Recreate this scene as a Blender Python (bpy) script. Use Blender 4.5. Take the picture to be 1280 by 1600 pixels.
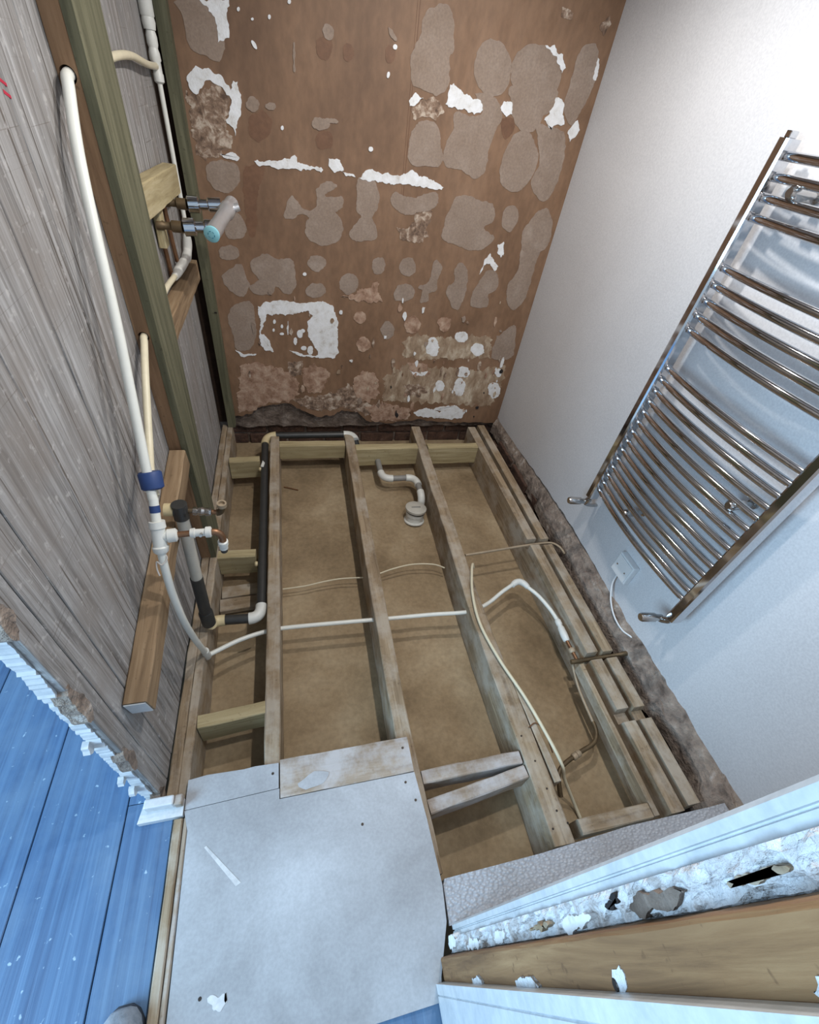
import bpy, bmesh, math, random
from mathutils import Vector, Matrix, noise

random.seed(11)
S = bpy.context.scene
COL = S.collection
for o in list(bpy.data.objects):
    bpy.data.objects.remove(o)

# ------------------------------------------------------------------ camera
cam_d = bpy.data.cameras.new('camera')
cam = bpy.data.objects.new('camera', cam_d)
COL.objects.link(cam)
cam_d.sensor_fit = 'VERTICAL'
cam_d.sensor_height = 32.0
cam_d.lens = 690.75 / 1600.0 * 32.0
cam_d.clip_start = 0.01
RIGHT = Vector((0.96988, -0.20636, 0.12941))
UP = Vector((0.05224, 0.69514, 0.71697))
BACK = Vector((-0.23791, -0.68861, 0.68499))
cam.matrix_world = Matrix(((RIGHT.x, UP.x, BACK.x, 0.0), (RIGHT.y, UP.y, BACK.y, 0.0),
                           (RIGHT.z, UP.z, BACK.z, 1.5), (0, 0, 0, 1)))
S.camera = cam

# ------------------------------------------------------------------ world, lights, exposure
world = bpy.data.worlds.new('overcast_sky')
S.world = world
world.use_nodes = True
world.node_tree.nodes['Background'].inputs[0].default_value = (0.66, 0.83, 1.0, 1)
world.node_tree.nodes['Background'].inputs[1].default_value = 0.55

def lamp(name, kind, loc, energy, col, size=None, rot=None, **kw):
    d = bpy.data.lights.new(name, kind)
    d.energy = energy
    d.color = col
    if kind == 'AREA':
        d.shape = 'RECTANGLE'; d.size = size[0]; d.size_y = size[1]
    else:
        d.shadow_soft_size = size
    for k, v in kw.items():
        setattr(d, k, v)
    o = bpy.data.objects.new(name, d)
    COL.objects.link(o)
    o.location = loc
    if rot:
        o.rotation_euler = rot
    return o

lamp('ceiling_downlight', 'SPOT', (0.58, 1.45, 2.2), 37, (1.0, 0.968, 0.925), 0.03, spot_size=math.radians(172), spot_blend=0.75)
lamp('ceiling_downlight', 'SPOT', (0.58, 0.72, 2.2), 37, (1.0, 0.968, 0.925), 0.03, spot_size=math.radians(172), spot_blend=0.75)
# daylight from the landing window behind and left of the doorway
lamp('landing_window_light', 'AREA', (-2.15, -0.45, 1.35), 78, (0.47, 0.745, 1.0), (1.3, 1.3),
     (0, math.radians(-82), 0))

S.view_settings.view_transform = 'Standard'
S.view_settings.look = 'None'
S.view_settings.gamma = 1.0
S.view_settings.use_curve_mapping = False
S.view_settings.exposure = 0.40

# ------------------------------------------------------------------ materials
def C(r, g, b):
    f = lambda c: (c / 255 / 12.92) if c / 255 <= 0.04045 else ((c / 255 + 0.055) / 1.055) ** 2.4
    return (f(r), f(g), f(b), 1)

class NT:
    def __init__(s, name):
        s.m = bpy.data.materials.new(name); s.m.use_nodes = True
        s.t = s.m.node_tree; s.b = s.t.nodes['Principled BSDF']
    def n(s, t, **kw):
        x = s.t.nodes.new(t)
        for k, v in kw.items():
            setattr(x, k, v)
        return x
    def l(s, a, b):
        s.t.links.new(a, b)
    def coords(s, scale, rnd=True):
        tc = s.n('ShaderNodeTexCoord'); mp = s.n('ShaderNodeMapping')
        mp.inputs['Scale'].default_value = scale
        if rnd:
            oi = s.n('ShaderNodeObjectInfo'); mu = s.n('ShaderNodeMath', operation='MULTIPLY')
            mu.inputs[1].default_value = 37.0
            s.l(oi.outputs['Random'], mu.inputs[0])
            va = s.n('ShaderNodeVectorMath', operation='ADD')
            s.l(tc.outputs['Object'], va.inputs[0]); s.l(mu.outputs[0], va.inputs[1])
            s.l(va.outputs[0], mp.inputs['Vector'])
        else:
            s.l(tc.outputs['Object'], mp.inputs['Vector'])
        return mp.outputs['Vector']
    def noise(s, vec, scale, detail=6, rough=0.6, dist=0.0):
        x = s.n('ShaderNodeTexNoise')
        x.inputs['Scale'].default_value = scale; x.inputs['Detail'].default_value = detail
        x.inputs['Roughness'].default_value = rough; x.inputs['Distortion'].default_value = dist
        s.l(vec, x.inputs['Vector'])
        return x.outputs['Fac']
    def ramp(s, fac, stops):
        x = s.n('ShaderNodeValToRGB'); e = x.color_ramp.elements
        while len(e) < len(stops):
            e.new(0.5)
        for i, (p, c) in enumerate(stops):
            e[i].position = p
            e[i].color = c if len(c) == 4 else (*c, 1)
        s.l(fac, x.inputs['Fac'])
        return x.outputs['Color']
    def mix(s, fac, a, b, mode='MIX'):
        x = s.n('ShaderNodeMix', data_type='RGBA', blend_type=mode)
        for v, i in ((fac, 0), (a, 6), (b, 7)):
            if hasattr(v, 'node'):
                s.l(v, x.inputs[i])
            else:
                x.inputs[i].default_value = v
        return x.outputs[2]
    def bump(s, h, strength, dist=0.003):
        x = s.n('ShaderNodeBump'); x.inputs['Strength'].default_value = strength
        x.inputs['Distance'].default_value = dist
        s.l(h, x.inputs['Height']); s.l(x.outputs['Normal'], s.b.inputs['Normal'])
    def done(s, col, rough=0.7, metal=0.0):
        if hasattr(col, 'node'):
            s.l(col, s.b.inputs['Base Color'])
        else:
            s.b.inputs['Base Color'].default_value = col
        s.b.inputs['Roughness'].default_value = rough
        s.b.inputs['Metallic'].default_value = metal
        return s.m

W1, K1 = (1, 1, 1, 1), (0, 0, 0, 1)

def wood(name, dark, mid, light, dust=None, dustamt=0.0, grain=1.0, bump=0.35):
    t = NT(name)
    v = t.coords((1.6, 26, 26)); v2 = t.coords((1, 4, 4))
    g = t.noise(v, 2.2 * grain, 8, 0.65, 0.6)
    c = t.ramp(g, [(0.28, dark), (0.5, mid), (0.74, light)])
    big = t.noise(v2, 3.0, 3, 0.5)
    c = t.mix(t.ramp(big, [(0.4, K1), (0.75, (0.55, 0.55, 0.55, 1))]), c, dark)
    sp = t.noise(t.coords((1, 1, 1)), 75, 2, 0.5)
    c = t.mix(t.ramp(sp, [(0.66, K1), (0.72, (0.6, 0.6, 0.6, 1))]), c, dark)
    if dust:
        d = t.noise(t.coords((1, 1, 1)), 9, 6, 0.65)
        c = t.mix(t.ramp(d, [(0.42, K1), (0.62, (dustamt, dustamt, dustamt, 1))]), c, dust)
    t.bump(g, bump, 0.004)
    return t.done(c, 0.78)

def mottled(name, stops, scale=6, rough=0.85, bump=0.3, fine=60, vec=(1, 1, 1), rnd=True, dist=0.003, detail=8, ov=0.16):
    t = NT(name)
    v = t.coords(vec, rnd)
    a = t.noise(v, scale, detail, 0.62, 0.3)
    c = t.ramp(a, stops)
    f = t.noise(v, fine, 4, 0.6)
    c = t.mix(ov, c, t.ramp(f, [(0.35, (0.25, 0.25, 0.25, 1)), (0.65, (0.9, 0.9, 0.9, 1))]), 'OVERLAY')
    ad = t.n('ShaderNodeMath', operation='ADD'); t.l(a, ad.inputs[0]); t.l(f, ad.inputs[1])
    t.bump(ad.outputs[0], bump, dist)
    return t.done(c, rough)

def plain(name, c, rough=0.5, metal=0.0, var=0.12, scale=30):
    t = NT(name)
    a = t.noise(t.coords((1, 1, 1)), scale, 4, 0.6)
    d = tuple(x * (1 - var) for x in c[:3]) + (1,)
    return t.done(t.ramp(a, [(0.35, d), (0.65, c)]), rough, metal)

M = {}
M['joist'] = wood('joist_timber', C(104, 86, 66), C(148, 128, 102), C(180, 162, 136), C(176, 166, 152), 0.75)
M['joist_new'] = wood('joist_new_timber', C(142, 127, 93), C(174, 159, 122), C(196, 183, 150))
M['batten'] = wood('batten_timber', C(112, 90, 66), C(146, 121, 92), C(170, 147, 118))
M['stud_green'] = wood('treated_stud', C(70, 69, 51), C(98, 96, 74), C(122, 119, 96), grain=0.7)
M['stud_brown'] = wood('brown_stud', C(100, 76, 54), C(130, 101, 74), C(150, 121, 92))
M['jamb'] = wood('jamb_timber', C(98, 68, 42), C(142, 106, 70), C(170, 134, 94), grain=0.8, bump=0.6)
M['greyplank'] = None
M['dustwood'] = wood('dusty_timber', C(124, 106, 88), C(160, 145, 128), C(186, 172, 158), C(186, 184, 186), 0.8)

def grey_plank():
    t = NT('weathered_grey_plank')
    v = t.coords((0.9, 24, 24))
    g = t.noise(v, 2.4, 9, 0.7, 0.9)
    c = t.ramp(g, [(0.30, C(92, 89, 87)), (0.46, C(138, 135, 133)), (0.56, C(160, 158, 157)), (0.76, C(194, 193, 194))])
    cr = t.noise(t.coords((0.55, 42, 42)), 1.6, 3, 0.5, 1.4)          # long drying cracks along the grain
    c = t.mix(t.ramp(cr, [(0.33, (0.85, 0.85, 0.85, 1)), (0.37, K1)]), c, C(74, 64, 56))
    sc = t.noise(t.coords((210, 1.6, 1.6)), 1.2, 3, 0.5, 0.8)          # scratches across the grain
    c = t.mix(t.ramp(sc, [(0.28, (0.6, 0.6, 0.6, 1)), (0.33, K1)]), c, C(92, 82, 74))
    b = t.noise(t.coords((1, 1, 1)), 4.5, 6, 0.6)
    c = t.mix(t.ramp(b, [(0.42, K1), (0.66, (0.5, 0.5, 0.5, 1))]), c, C(136, 126, 118))
    p = t.noise(t.coords((1, 1, 1)), 45, 4, 0.6)
    c = t.mix(t.ramp(p, [(0.6, K1), (0.7, (0.45, 0.45, 0.45, 1))]), c, C(202, 198, 196))
    t.bump(g, 0.55, 0.006)
    return t.done(c, 0.85)
M['greyplank'] = grey_plank()
M['brownpaint'] = mottled('brown_lining_board', [(0.28, C(106, 80, 60)), (0.5, C(126, 97, 74)), (0.72, C(142, 113, 90))], 3.6, 0.6, 0.08, 45, (1, 1, 0.45))
M['g'] = mottled('tan_adhesive', [(0.3, C(136, 118, 104)), (0.55, C(146, 129, 116)), (0.75, C(160, 145, 133))], 9, 0.88, 0.2, 120)
M['w'] = mottled('white_filler', [(0.24, C(182, 172, 162)), (0.42, C(222, 222, 222)), (0.7, C(238, 240, 244))], 30, 0.85, 0.4, 140)
M['p'] = mottled('pink_plaster', [(0.32, C(122, 90, 70)), (0.5, C(162, 132, 112)), (0.68, C(188, 164, 144))], 22, 0.9, 0.5, 120)
M['r'] = mottled('rough_backing', [(0.36, C(92, 74, 62)), (0.5, C(140, 116, 98)), (0.62, C(190, 174, 158))], 34, 0.92, 0.7, 150)
M['c'] = mottled('cream_plaster', [(0.3, C(126, 102, 80)), (0.5, C(160, 139, 117)), (0.66, C(198, 184, 164))], 20, 0.9, 0.5, 120, (1, 1, 0.5))
M['d'] = mottled('dark_brown_stain', [(0.3, C(104, 74, 54)), (0.7, C(118, 86, 64))], 12, 0.6, 0.1)
M['k'] = plain('black_hole', C(40, 36, 36), 0.95)
M['render'] = mottled('bare_render', [(0.3, C(70, 58, 50)), (0.52, C(118, 104, 94)), (0.7, C(150, 138, 128))], 13, 0.95, 0.9, 70, dist=0.01)
M['brick'] = mottled('old_brick', [(0.3, C(54, 40, 34)), (0.6, C(92, 68, 56)), (0.8, C(124, 104, 92))], 16, 0.95, 0.9, 70, dist=0.008)
M['ledge'] = mottled('broken_plaster', [(0.28, C(74, 64, 58)), (0.44, C(126, 112, 102)), (0.6, C(152, 138, 126)), (0.72, C(188, 180, 174))], 15, 0.95, 1.0, 60, (1, 1, 1), dist=0.012)
M['whitewall'] = mottled('white_wall_paint', [(0.3, C(196, 196, 199)), (0.7, C(204, 204, 207))], 2.5, 0.62, 0.12, 160, dist=0.001)
M['whitegloss'] = mottled('white_gloss_trim', [(0.3, C(188, 192, 196)), (0.7, C(208, 211, 214))], 14, 0.4, 0.1, 60)
M['subfloor'] = mottled('ceiling_board_back', [(0.28, C(112, 94, 70)), (0.5, C(148, 128, 100)), (0.72, C(172, 154, 126))], 2.8, 0.9, 0.15, 50)
M['chip'] = mottled('grey_floor_sheet', [(0.3, C(140, 142, 146)), (0.5, C(160, 163, 168)), (0.72, C(180, 184, 190))], 3.4, 0.5, 0.1, 130, dist=0.001, ov=0.1)

def vinyl():
    t = NT('grey_bubble_vinyl')
    v = t.coords((1, 1.6, 1))
    vo = t.n('ShaderNodeTexVoronoi'); vo.inputs['Scale'].default_value = 95
    t.l(v, vo.inputs['Vector'])
    c = t.ramp(vo.outputs['Distance'], [(0.1, C(190, 193, 199)), (0.5, C(164, 167, 174))])
    b = t.noise(t.coords((1, 1, 1)), 6, 5, 0.6)
    c = t.mix(t.ramp(b, [(0.45, K1), (0.7, (0.5, 0.5, 0.5, 1))]), c, C(138, 134, 132))
    inv = t.n('ShaderNodeMath', operation='SUBTRACT'); inv.inputs[0].default_value = 1.0
    t.l(vo.outputs['Distance'], inv.inputs[1])
    t.bump(inv.outputs[0], 0.8, 0.004)
    return t.done(c, 0.5)
M['vinyl'] = vinyl()

def blue_floor():
    t = NT('blue_floor_paint')
    v = t.coords((0.7, 30, 30))
    g = t.noise(v, 2.0, 6, 0.6, 0.8)
    c = t.ramp(g, [(0.3, C(60, 88, 124)), (0.55, C(76, 109, 146)), (0.75, C(94, 128, 164))])
    b = t.noise(t.coords((1, 1, 1)), 4, 6, 0.65)
    c = t.mix(t.ramp(b, [(0.45, K1), (0.68, (0.55, 0.55, 0.55, 1))]), c, C(108, 134, 160))
    s = t.noise(t.coords((1, 1, 1)), 55, 3, 0.5)
    c = t.mix(t.ramp(s, [(0.69, K1), (0.74, (0.7, 0.7, 0.7, 1))]), c, C(170, 196, 214))
    t.bump(g, 0.35, 0.003)
    return t.done(c, 0.42)
M['blue'] = blue_floor()
M['chrome'] = plain('chrome', C(206, 206, 208), 0.07, 1.0, 0.02)
M['chrome_satin'] = plain('satin_chrome', C(214, 214, 216), 0.3, 0.7, 0.05)
M['chrome_dull'] = plain('worn_chrome', C(188, 186, 184), 0.2, 1.0, 0.1)
M['pipe_white'] = plain('white_plastic_pipe', C(226, 226, 218), 0.35, 0, 0.05)
M['pipe_cream'] = plain('cream_plastic_pipe', C(222, 212, 184), 0.4, 0, 0.08)
M['fit_white'] = plain('white_plastic_fitting', C(222, 222, 216), 0.4, 0, 0.08)
M['fit_cream'] = plain('aged_cream_fitting', C(212, 194, 152), 0.45, 0, 0.12)
M['pipe_black'] = plain('black_waste_pipe', C(58, 58, 57), 0.42, 0, 0.2)
M['pipe_grey'] = plain('grey_waste_pipe', C(140, 138, 134), 0.5, 0, 0.12)
M['pipe_palegrey'] = plain('pale_grey_pipe', C(190, 186, 176), 0.5, 0, 0.1)
M['copper'] = plain('dull_copper', C(150, 112, 84), 0.42, 0.8, 0.3)
M['copper_pale'] = plain('dusty_copper', C(176, 158, 134), 0.6, 0.3, 0.2)
M['brass'] = plain('tarnished_brass', C(110, 92, 68), 0.5, 0.5, 0.35)
M['tape'] = plain('blue_tape', C(40, 66, 118), 0.55, 0, 0.15)
M['string'] = plain('white_string', C(214, 206, 198), 0.8)
M['disc'] = plain('pale_blue_cap', C(150, 214, 226), 0.3, 0, 0.05)
M['mark'] = plain('blue_print', C(40, 130, 160), 0.4)
M['red'] = plain('red_pen', C(186, 40, 66), 0.7)
M['cable'] = plain('cream_cable', C(212, 201, 174), 0.5, 0, 0.08)
M['cable_white'] = plain('white_cable', C(222, 222, 222), 0.45, 0, 0.04)
M['spur'] = plain('white_socket_plastic', C(214, 216, 218), 0.35, 0, 0.03)
M['shadowgap'] = plain('cavity_shade', C(66, 48, 36), 0.95, 0, 0.3)  # dark tone that paints the shade within the corner cavity
M['shoe'] = mottled('grey_suede', [(0.3, C(104, 114, 126)), (0.7, C(150, 158, 168))], 30, 0.9, 0.4, 120)
M['sole'] = plain('dark_rubber', C(48, 56, 68), 0.8)
M['lace'] = plain('shoe_lace', C(190, 194, 198), 0.8)
M['smear'] = mottled('pale_smear', [(0.3, C(176, 178, 182)), (0.7, C(206, 208, 210))], 40, 0.7, 0.2)
M['nail'] = plain('nail_head', C(62, 56, 52), 0.5, 0.7)

# ------------------------------------------------------------------ mesh helpers
ORG = {}
def V(*a):
    return Vector(a)

class MB:
    def __init__(s):
        s.v = []; s.f = []
    def add(s, verts, faces):
        k = len(s.v)
        s.v += [Vector(p) for p in verts]
        s.f += [[i + k for i in q] for q in faces]
        return s
    def box(s, x0, x1, y0, y1, z0, z1):
        return s.add([(x0, y0, z0), (x1, y0, z0), (x1, y1, z0), (x0, y1, z0), (x0, y0, z1), (x1, y0, z1), (x1, y1, z1), (x0, y1, z1)],
                     [(0, 3, 2, 1), (4, 5, 6, 7), (0, 1, 5, 4), (1, 2, 6, 5), (2, 3, 7, 6), (3, 0, 4, 7)])
    def bbox(s, x0, x1, y0, y1, z0, z1, b=0.003):
        bm = bmesh.new()
        bmesh.ops.create_cube(bm, size=1)
        for v in bm.verts:
            v.co = Vector(((x0 + x1) / 2 + v.co.x * (x1 - x0), (y0 + y1) / 2 + v.co.y * (y1 - y0), (z0 + z1) / 2 + v.co.z * (z1 - z0)))
        bmesh.ops.bevel(bm, geom=list(bm.edges), offset=b, segments=2, affect='EDGES', profile=0.5)
        bm.verts.index_update()
        s.add([v.co.copy() for v in bm.verts], [[v.index for v in f.verts] for f in bm.faces])
        bm.free()
        return s
    def prism(s, poly, axis, a, b):
        """poly: 2d outline in the two other axes; extruded along axis from a to b"""
        def P(q, t):
            return {0: (t, q[0], q[1]), 1: (q[0], t, q[1]), 2: (q[0], q[1], t)}[axis]
        n = len(poly)
        s.add([P(q, a) for q in poly] + [P(q, b) for q in poly],
              [list(range(n))[::-1], list(range(n, 2 * n))] + [(i, (i + 1) % n, n + (i + 1) % n, n + i) for i in range(n)])
        return s
    def sweep(s, pts, radii, seg=14, caps=True):
        pts = [Vector(p) for p in pts]
        n = len(pts)
        if not hasattr(radii, '__len__'):
            radii = [radii] * n
        tang = []
        for i in range(n):
            a = pts[max(i - 1, 0)]; b = pts[min(i + 1, n - 1)]
            d = b - a
            if d.length < 1e-7:
                d = tang[-1] if tang else V(0, 0, 1)
            tang.append(d.normalized())
        nrm = tang[0].orthogonal().normalized()
        rings = []
        for i in range(n):
            nrm = (nrm - tang[i] * nrm.dot(tang[i])).normalized()
            bi = tang[i].cross(nrm)
            rings.append([pts[i] + (nrm * math.cos(2 * math.pi * j / seg) + bi * math.sin(2 * math.pi * j / seg)) * radii[i] for j in range(seg)])
        vs = [p for r in rings for p in r]
        fs = []
        for i in range(n - 1):
            for j in range(seg):
                k = (j + 1) % seg
                fs.append((i * seg + j, i * seg + k, (i + 1) * seg + k, (i + 1) * seg + j))
        if caps:
            fs.append(list(range(seg))[::-1]); fs.append(list(range((n - 1) * seg, n * seg)))
        return s.add(vs, fs)
    def tube(s, pts, r, seg=14, sub=8):
        return s.sweep(spline(pts, sub), r, seg)
    def lathe(s, p0, p1, prof, seg=18):
        """prof: (fraction along p0-p1, radius)"""
        p0, p1 = Vector(p0), Vector(p1)
        d = (p1 - p0)
        dn = d.normalized(); a = dn.orthogonal().normalized(); b = dn.cross(a)
        vs = []; fs = []
        for t, r in prof:
            c = p0 + d * t
            vs += [c + (a * math.cos(2 * math.pi * j / seg) + b * math.sin(2 * math.pi * j / seg)) * r for j in range(seg)]
        n = len(prof)
        for i in range(n - 1):
            for j in range(seg):
                k = (j + 1) % seg
                fs.append((i * seg + j, i * seg + k, (i + 1) * seg + k, (i + 1) * seg + j))
        fs.append(list(range(seg))[::-1]); fs.append(list(range((n - 1) * seg, n * seg)))
        return s.add(vs, fs)
    def build(s, name, mat, parent=None, smooth=False, origin=None):
        if parent is not None:
            o0 = ORG[parent.name]
            org = o0
        else:
            xs = [p.x for p in s.v]; ys = [p.y for p in s.v]; zs = [p.z for p in s.v]
            org = Vector(origin) if origin else V((min(xs) + max(xs)) / 2, (min(ys) + max(ys)) / 2, min(zs))
        me = bpy.data.meshes.new(name)
        me.from_pydata([tuple(p - org) for p in s.v], [], s.f)
        bm = bmesh.new(); bm.from_mesh(me)
        bmesh.ops.recalc_face_normals(bm, faces=list(bm.faces))
        bm.to_mesh(me); bm.free()
        me.materials.append(M[mat])
        if smooth:
            me.shade_smooth()
            try:
                me.set_sharp_from_angle(angle=math.radians(42))
            except Exception:
                pass
        ob = bpy.data.objects.new(name, me)
        COL.objects.link(ob)
        ORG[ob.name] = org.copy()
        if parent is not None:
            ob.parent = parent
        else:
            ob.location = org
        return ob

def spline(pts, sub=8):
    pts = [Vector(p) for p in pts]
    if len(pts) < 3:
        return pts
    out = []
    n = len(pts)
    for i in range(n - 1):
        p0 = pts[max(i - 1, 0)]; p1 = pts[i]; p2 = pts[i + 1]; p3 = pts[min(i + 2, n - 1)]
        for k in range(sub):
            t = k / sub
            out.append(0.5 * ((2 * p1) + (p2 - p0) * t + (2 * p0 - 5 * p1 + 4 * p2 - p3) * t * t + (3 * p1 - p0 - 3 * p2 + p3) * t ** 3))
    out.append(pts[-1])
    return out

def arc_elbow(p0, corner, p1, n=8):
    p0, c, p1 = Vector(p0), Vector(corner), Vector(p1)
    return [(1 - t) ** 2 * p0 + 2 * t * (1 - t) * c + t * t * p1 for t in [i / n for i in range(n + 1)]]

def empty(name, loc):
    o = bpy.data.objects.new(name, None)
    COL.objects.link(o)
    o.location = loc
    o.empty_display_size = 0.05
    ORG[o.name] = Vector(loc)
    return o

def tag(o, label, cat, group=None):
    o['label'] = label; o['category'] = cat
    if group:
        o['group'] = group
    return o

def struct(o, label=None):
    o['kind'] = 'structure'
    if label:
        o['label'] = label
    return o

def timber(name, p0, p1, w, h, mat, parent=None, up=(0, 0, 1), jit=0.0012, bend=None, ch=0.003, w1=None):
    """sawn length of timber: local X runs along the grain; bend = [(t, sideways)]"""
    p0, p1 = Vector(p0), Vector(p1)
    X = (p1 - p0); L = X.length; X = X.normalized()
    U = Vector(up); U = (U - X * U.dot(X)).normalized()
    Y = U.cross(X)
    n = max(2, min(40, int(L / 0.05)))
    w1 = w1 or w
    vs = []; fs = []
    rnd = random.Random(hash((round(p0.x, 3), round(p0.y, 3), round(p0.z, 3), round(L, 3))) & 0xffff)
    for i in range(n + 1):
        t = i / n
        ww = w + (w1 - w) * t
        off = 0
        if bend:
            for (ta, a), (tb, b) in zip(bend, bend[1:]):
                if ta <= t <= tb:
                    s_ = (t - ta) / (tb - ta); s_ = s_ * s_ * (3 - 2 * s_)
                    off = a + (b - a) * s_
        a, b = ww / 2, h / 2
        ring = [(-a + ch, -b), (a - ch, -b), (a, -b + ch), (a, b - ch), (a - ch, b), (-a + ch, b), (-a, b - ch), (-a, -b + ch)]
        ex = 0 if 0 < i < n else 1
        for (yy, zz) in ring:
            vs.append(V(t * L, yy + off + rnd.uniform(-jit, jit), zz + rnd.uniform(-jit, jit) * (0.6 if zz > 0 else 1)))
    for i in range(n):
        for j in range(8):
            k = (j + 1) % 8
            fs.append((i * 8 + j, i * 8 + k, (i + 1) * 8 + k, (i + 1) * 8 + j))
    fs.append(list(range(8))[::-1]); fs.append(list(range(n * 8, n * 8 + 8)))
    me = bpy.data.meshes.new(name)
    me.from_pydata([tuple(v) for v in vs], [], fs)
    bm = bmesh.new(); bm.from_mesh(me); bmesh.ops.recalc_face_normals(bm, faces=list(bm.faces)); bm.to_mesh(me); bm.free()
    me.materials.append(M[mat])
    ob = bpy.data.objects.new(name, me)
    COL.objects.link(ob)
    R = Matrix((X, Y, U)).transposed().to_4x4()
    if parent is not None:
        ob.parent = parent
        ob.matrix_basis = Matrix.Translation(p0 - ORG[parent.name]) @ R
    else:
        ob.matrix_world = Matrix.Translation(p0) @ R
    return ob

def ytimber_profile(name, x0, x1, prof, mat, parent=None):
    """timber running along world y with a cut profile of (y, z); local X = world y so that the grain runs along it"""
    y0 = min(p[0] for p in prof); z0 = min(p[1] for p in prof)
    xc = (x0 + x1) / 2; hw = (x1 - x0) / 2
    mb = MB().prism([(p[0] - y0, p[1] - z0) for p in prof], 1, -hw, hw)
    me = bpy.data.meshes.new(name)
    me.from_pydata([tuple(v) for v in mb.v], [], mb.f)
    bm = bmesh.new(); bm.from_mesh(me); bmesh.ops.recalc_face_normals(bm, faces=list(bm.faces)); bm.to_mesh(me); bm.free()
    me.materials.append(M[mat])
    ob = bpy.data.objects.new(name, me); COL.objects.link(ob)
    org = V(xc, y0, z0)
    if parent is not None:
        ob.parent = parent; org = org - ORG[parent.name]
    ob.location = org
    ob.rotation_euler = (0, 0, math.pi / 2)
    return ob

def bore(ob, p, d, r, depth):
    """drill a real hole of radius r into ob at world point p along direction d"""
    d = Vector(d).normalized(); p = Vector(p)
    c = MB().sweep([p - d * 0.02, p + d * depth], r, 18)
    me = bpy.data.meshes.new('drill'); me.from_pydata([tuple(v) for v in c.v], [], c.f)
    bm = bmesh.new(); bm.from_mesh(me); bmesh.ops.recalc_face_normals(bm, faces=list(bm.faces)); bm.to_mesh(me); bm.free()
    k = bpy.data.objects.new('drill', me); COL.objects.link(k)
    md = ob.modifiers.new('hole', 'BOOLEAN'); md.operation = 'DIFFERENCE'; md.object = k; md.solver = 'EXACT'
    bpy.context.view_layer.update()
    dg = bpy.context.evaluated_depsgraph_get()
    nm = bpy.data.meshes.new_from_object(ob.evaluated_get(dg))
    ob.modifiers.remove(md)
    old = ob.data; ob.data = nm; nm.name = old.name
    bpy.data.objects.remove(k); bpy.data.meshes.remove(me)

def smooth_outline(q, sub, jit, rnd):
    n = len(q); out = []
    for i in range(n):
        p0, p1, p2, p3 = q[i - 1], q[i], q[(i + 1) % n], q[(i + 2) % n]
        for k in range(sub):
            t = k / sub
            c = []
            for a in (0, 1):
                c.append(0.5 * (2 * p1[a] + (p2[a] - p0[a]) * t + (2 * p0[a] - 5 * p1[a] + 4 * p2[a] - p3[a]) * t * t + (3 * p1[a] - p0[a] - 3 * p2[a] + p3[a]) * t ** 3))
            out.append((c[0] + rnd.uniform(-jit, jit), c[1] + rnd.uniform(-jit, jit)))
    return out

def rough_outline(q, amp, step, seed, soft=False):
    """resample an outline and push it in and out with two octaves of noise"""
    if soft:
        q = smooth_outline(q, 4, 0.0, random)
    pts = []
    n = len(q)
    for i in range(n):
        a = Vector(q[i]); b = Vector(q[(i + 1) % n])
        k = max(1, int((b - a).length / step))
        pts += [a.lerp(b, j / k) for j in range(k)]
    m = len(pts); out = []
    for i in range(m):
        d = (pts[(i + 1) % m] - pts[i - 1])
        if d.length < 1e-6:
            continue
        nr = Vector((d.y, -d.x)).normalized()
        p = pts[i]
        o = amp * noise.noise(V(p.x * 38, p.y * 38, seed)) + amp * 0.6 * noise.noise(V(p.x * 130, p.y * 130, seed + 9))
        out.append((p.x + nr.x * o, p.y + nr.y * o))
    return out

def ragged(n, a, b, base, amp, seed, freq=9):
    return [(a + (b - a) * i / n, base + amp * noise.noise(V(i / n * freq * abs(b - a), seed, 0.3)) + amp * 0.45 * noise.noise(V(i / n * freq * 5 * abs(b - a), seed + 7, 1.3))) for i in range(n + 1)]

# ================================================================== THE SETTING
TOP = 2.3
# ---- lower ceiling boards seen between the joists, plus an added pit shutting out light
mb = MB().box(-0.62, 1.185, -0.2, 2.5, -0.2, -0.18).box(1.165, 1.185, -0.2, 2.5, -0.7, -0.2).box(1.185, 1.36, -0.2, 2.5, -0.7, -0.68).box(1.185, 1.36, 2.4, 2.5, -0.7, -0.05).box(1.185, 1.36, -0.2, -0.1, -0.7, -0.002)
struct(mb.build('floor_void', 'subfloor'), 'brown back of the ceiling board below the open joists, with an added pit shutting out light')
struct(MB().box(-0.48, 1.32, -0.1, 2.4, TOP, TOP + 0.03).build('ceiling', 'whitewall'), 'white ceiling over the stripped bathroom')

# ---- back wall: brown board with ragged lower edge, bare render and bricks under it
wall_back = empty('wall_back', (0.45, 2.34, 0))
struct(wall_back, 'brown stripped back wall covered in adhesive spots and filler')
edge = [(-0.374, 0.02), (-0.334, 0.037), (-0.29, 0.045), (-0.243, 0.056), (-0.21, 0.09), (-0.173, 0.105), (-0.1, 0.112), (-0.04, 0.126), (0.0, 0.1), (0.033, 0.077),
        (0.08, 0.05), (0.135, 0.026), (0.18, 0.04), (0.224, 0.047), (0.268, 0.077), (0.32, 0.07), (0.358, 0.067), (0.39, 0.03), (0.416, 0.004),
        (0.5, -0.01), (0.559, -0.018), (0.64, 0.0), (0.746, 0.012), (0.84, 0.0), (0.908, -0.004), (1.0, -0.012), (1.056, -0.01), (1.18, -0.016), (1.30, -0.022)]
rn = random.Random(3)
fine = []
for (a, b), (c, d) in zip(edge, edge[1:]):
    for k in range(3):
        t = k / 3
        fine.append((a + (c - a) * t, b + (d - b) * t + rn.uniform(-0.006, 0.006)))
fine.append(edge[-1])
MB().prism(fine + [(1.30, TOP), (-0.374, TOP)], 1, 2.320, 2.342).build('lining_board', 'brownpaint', wall_back)
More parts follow.
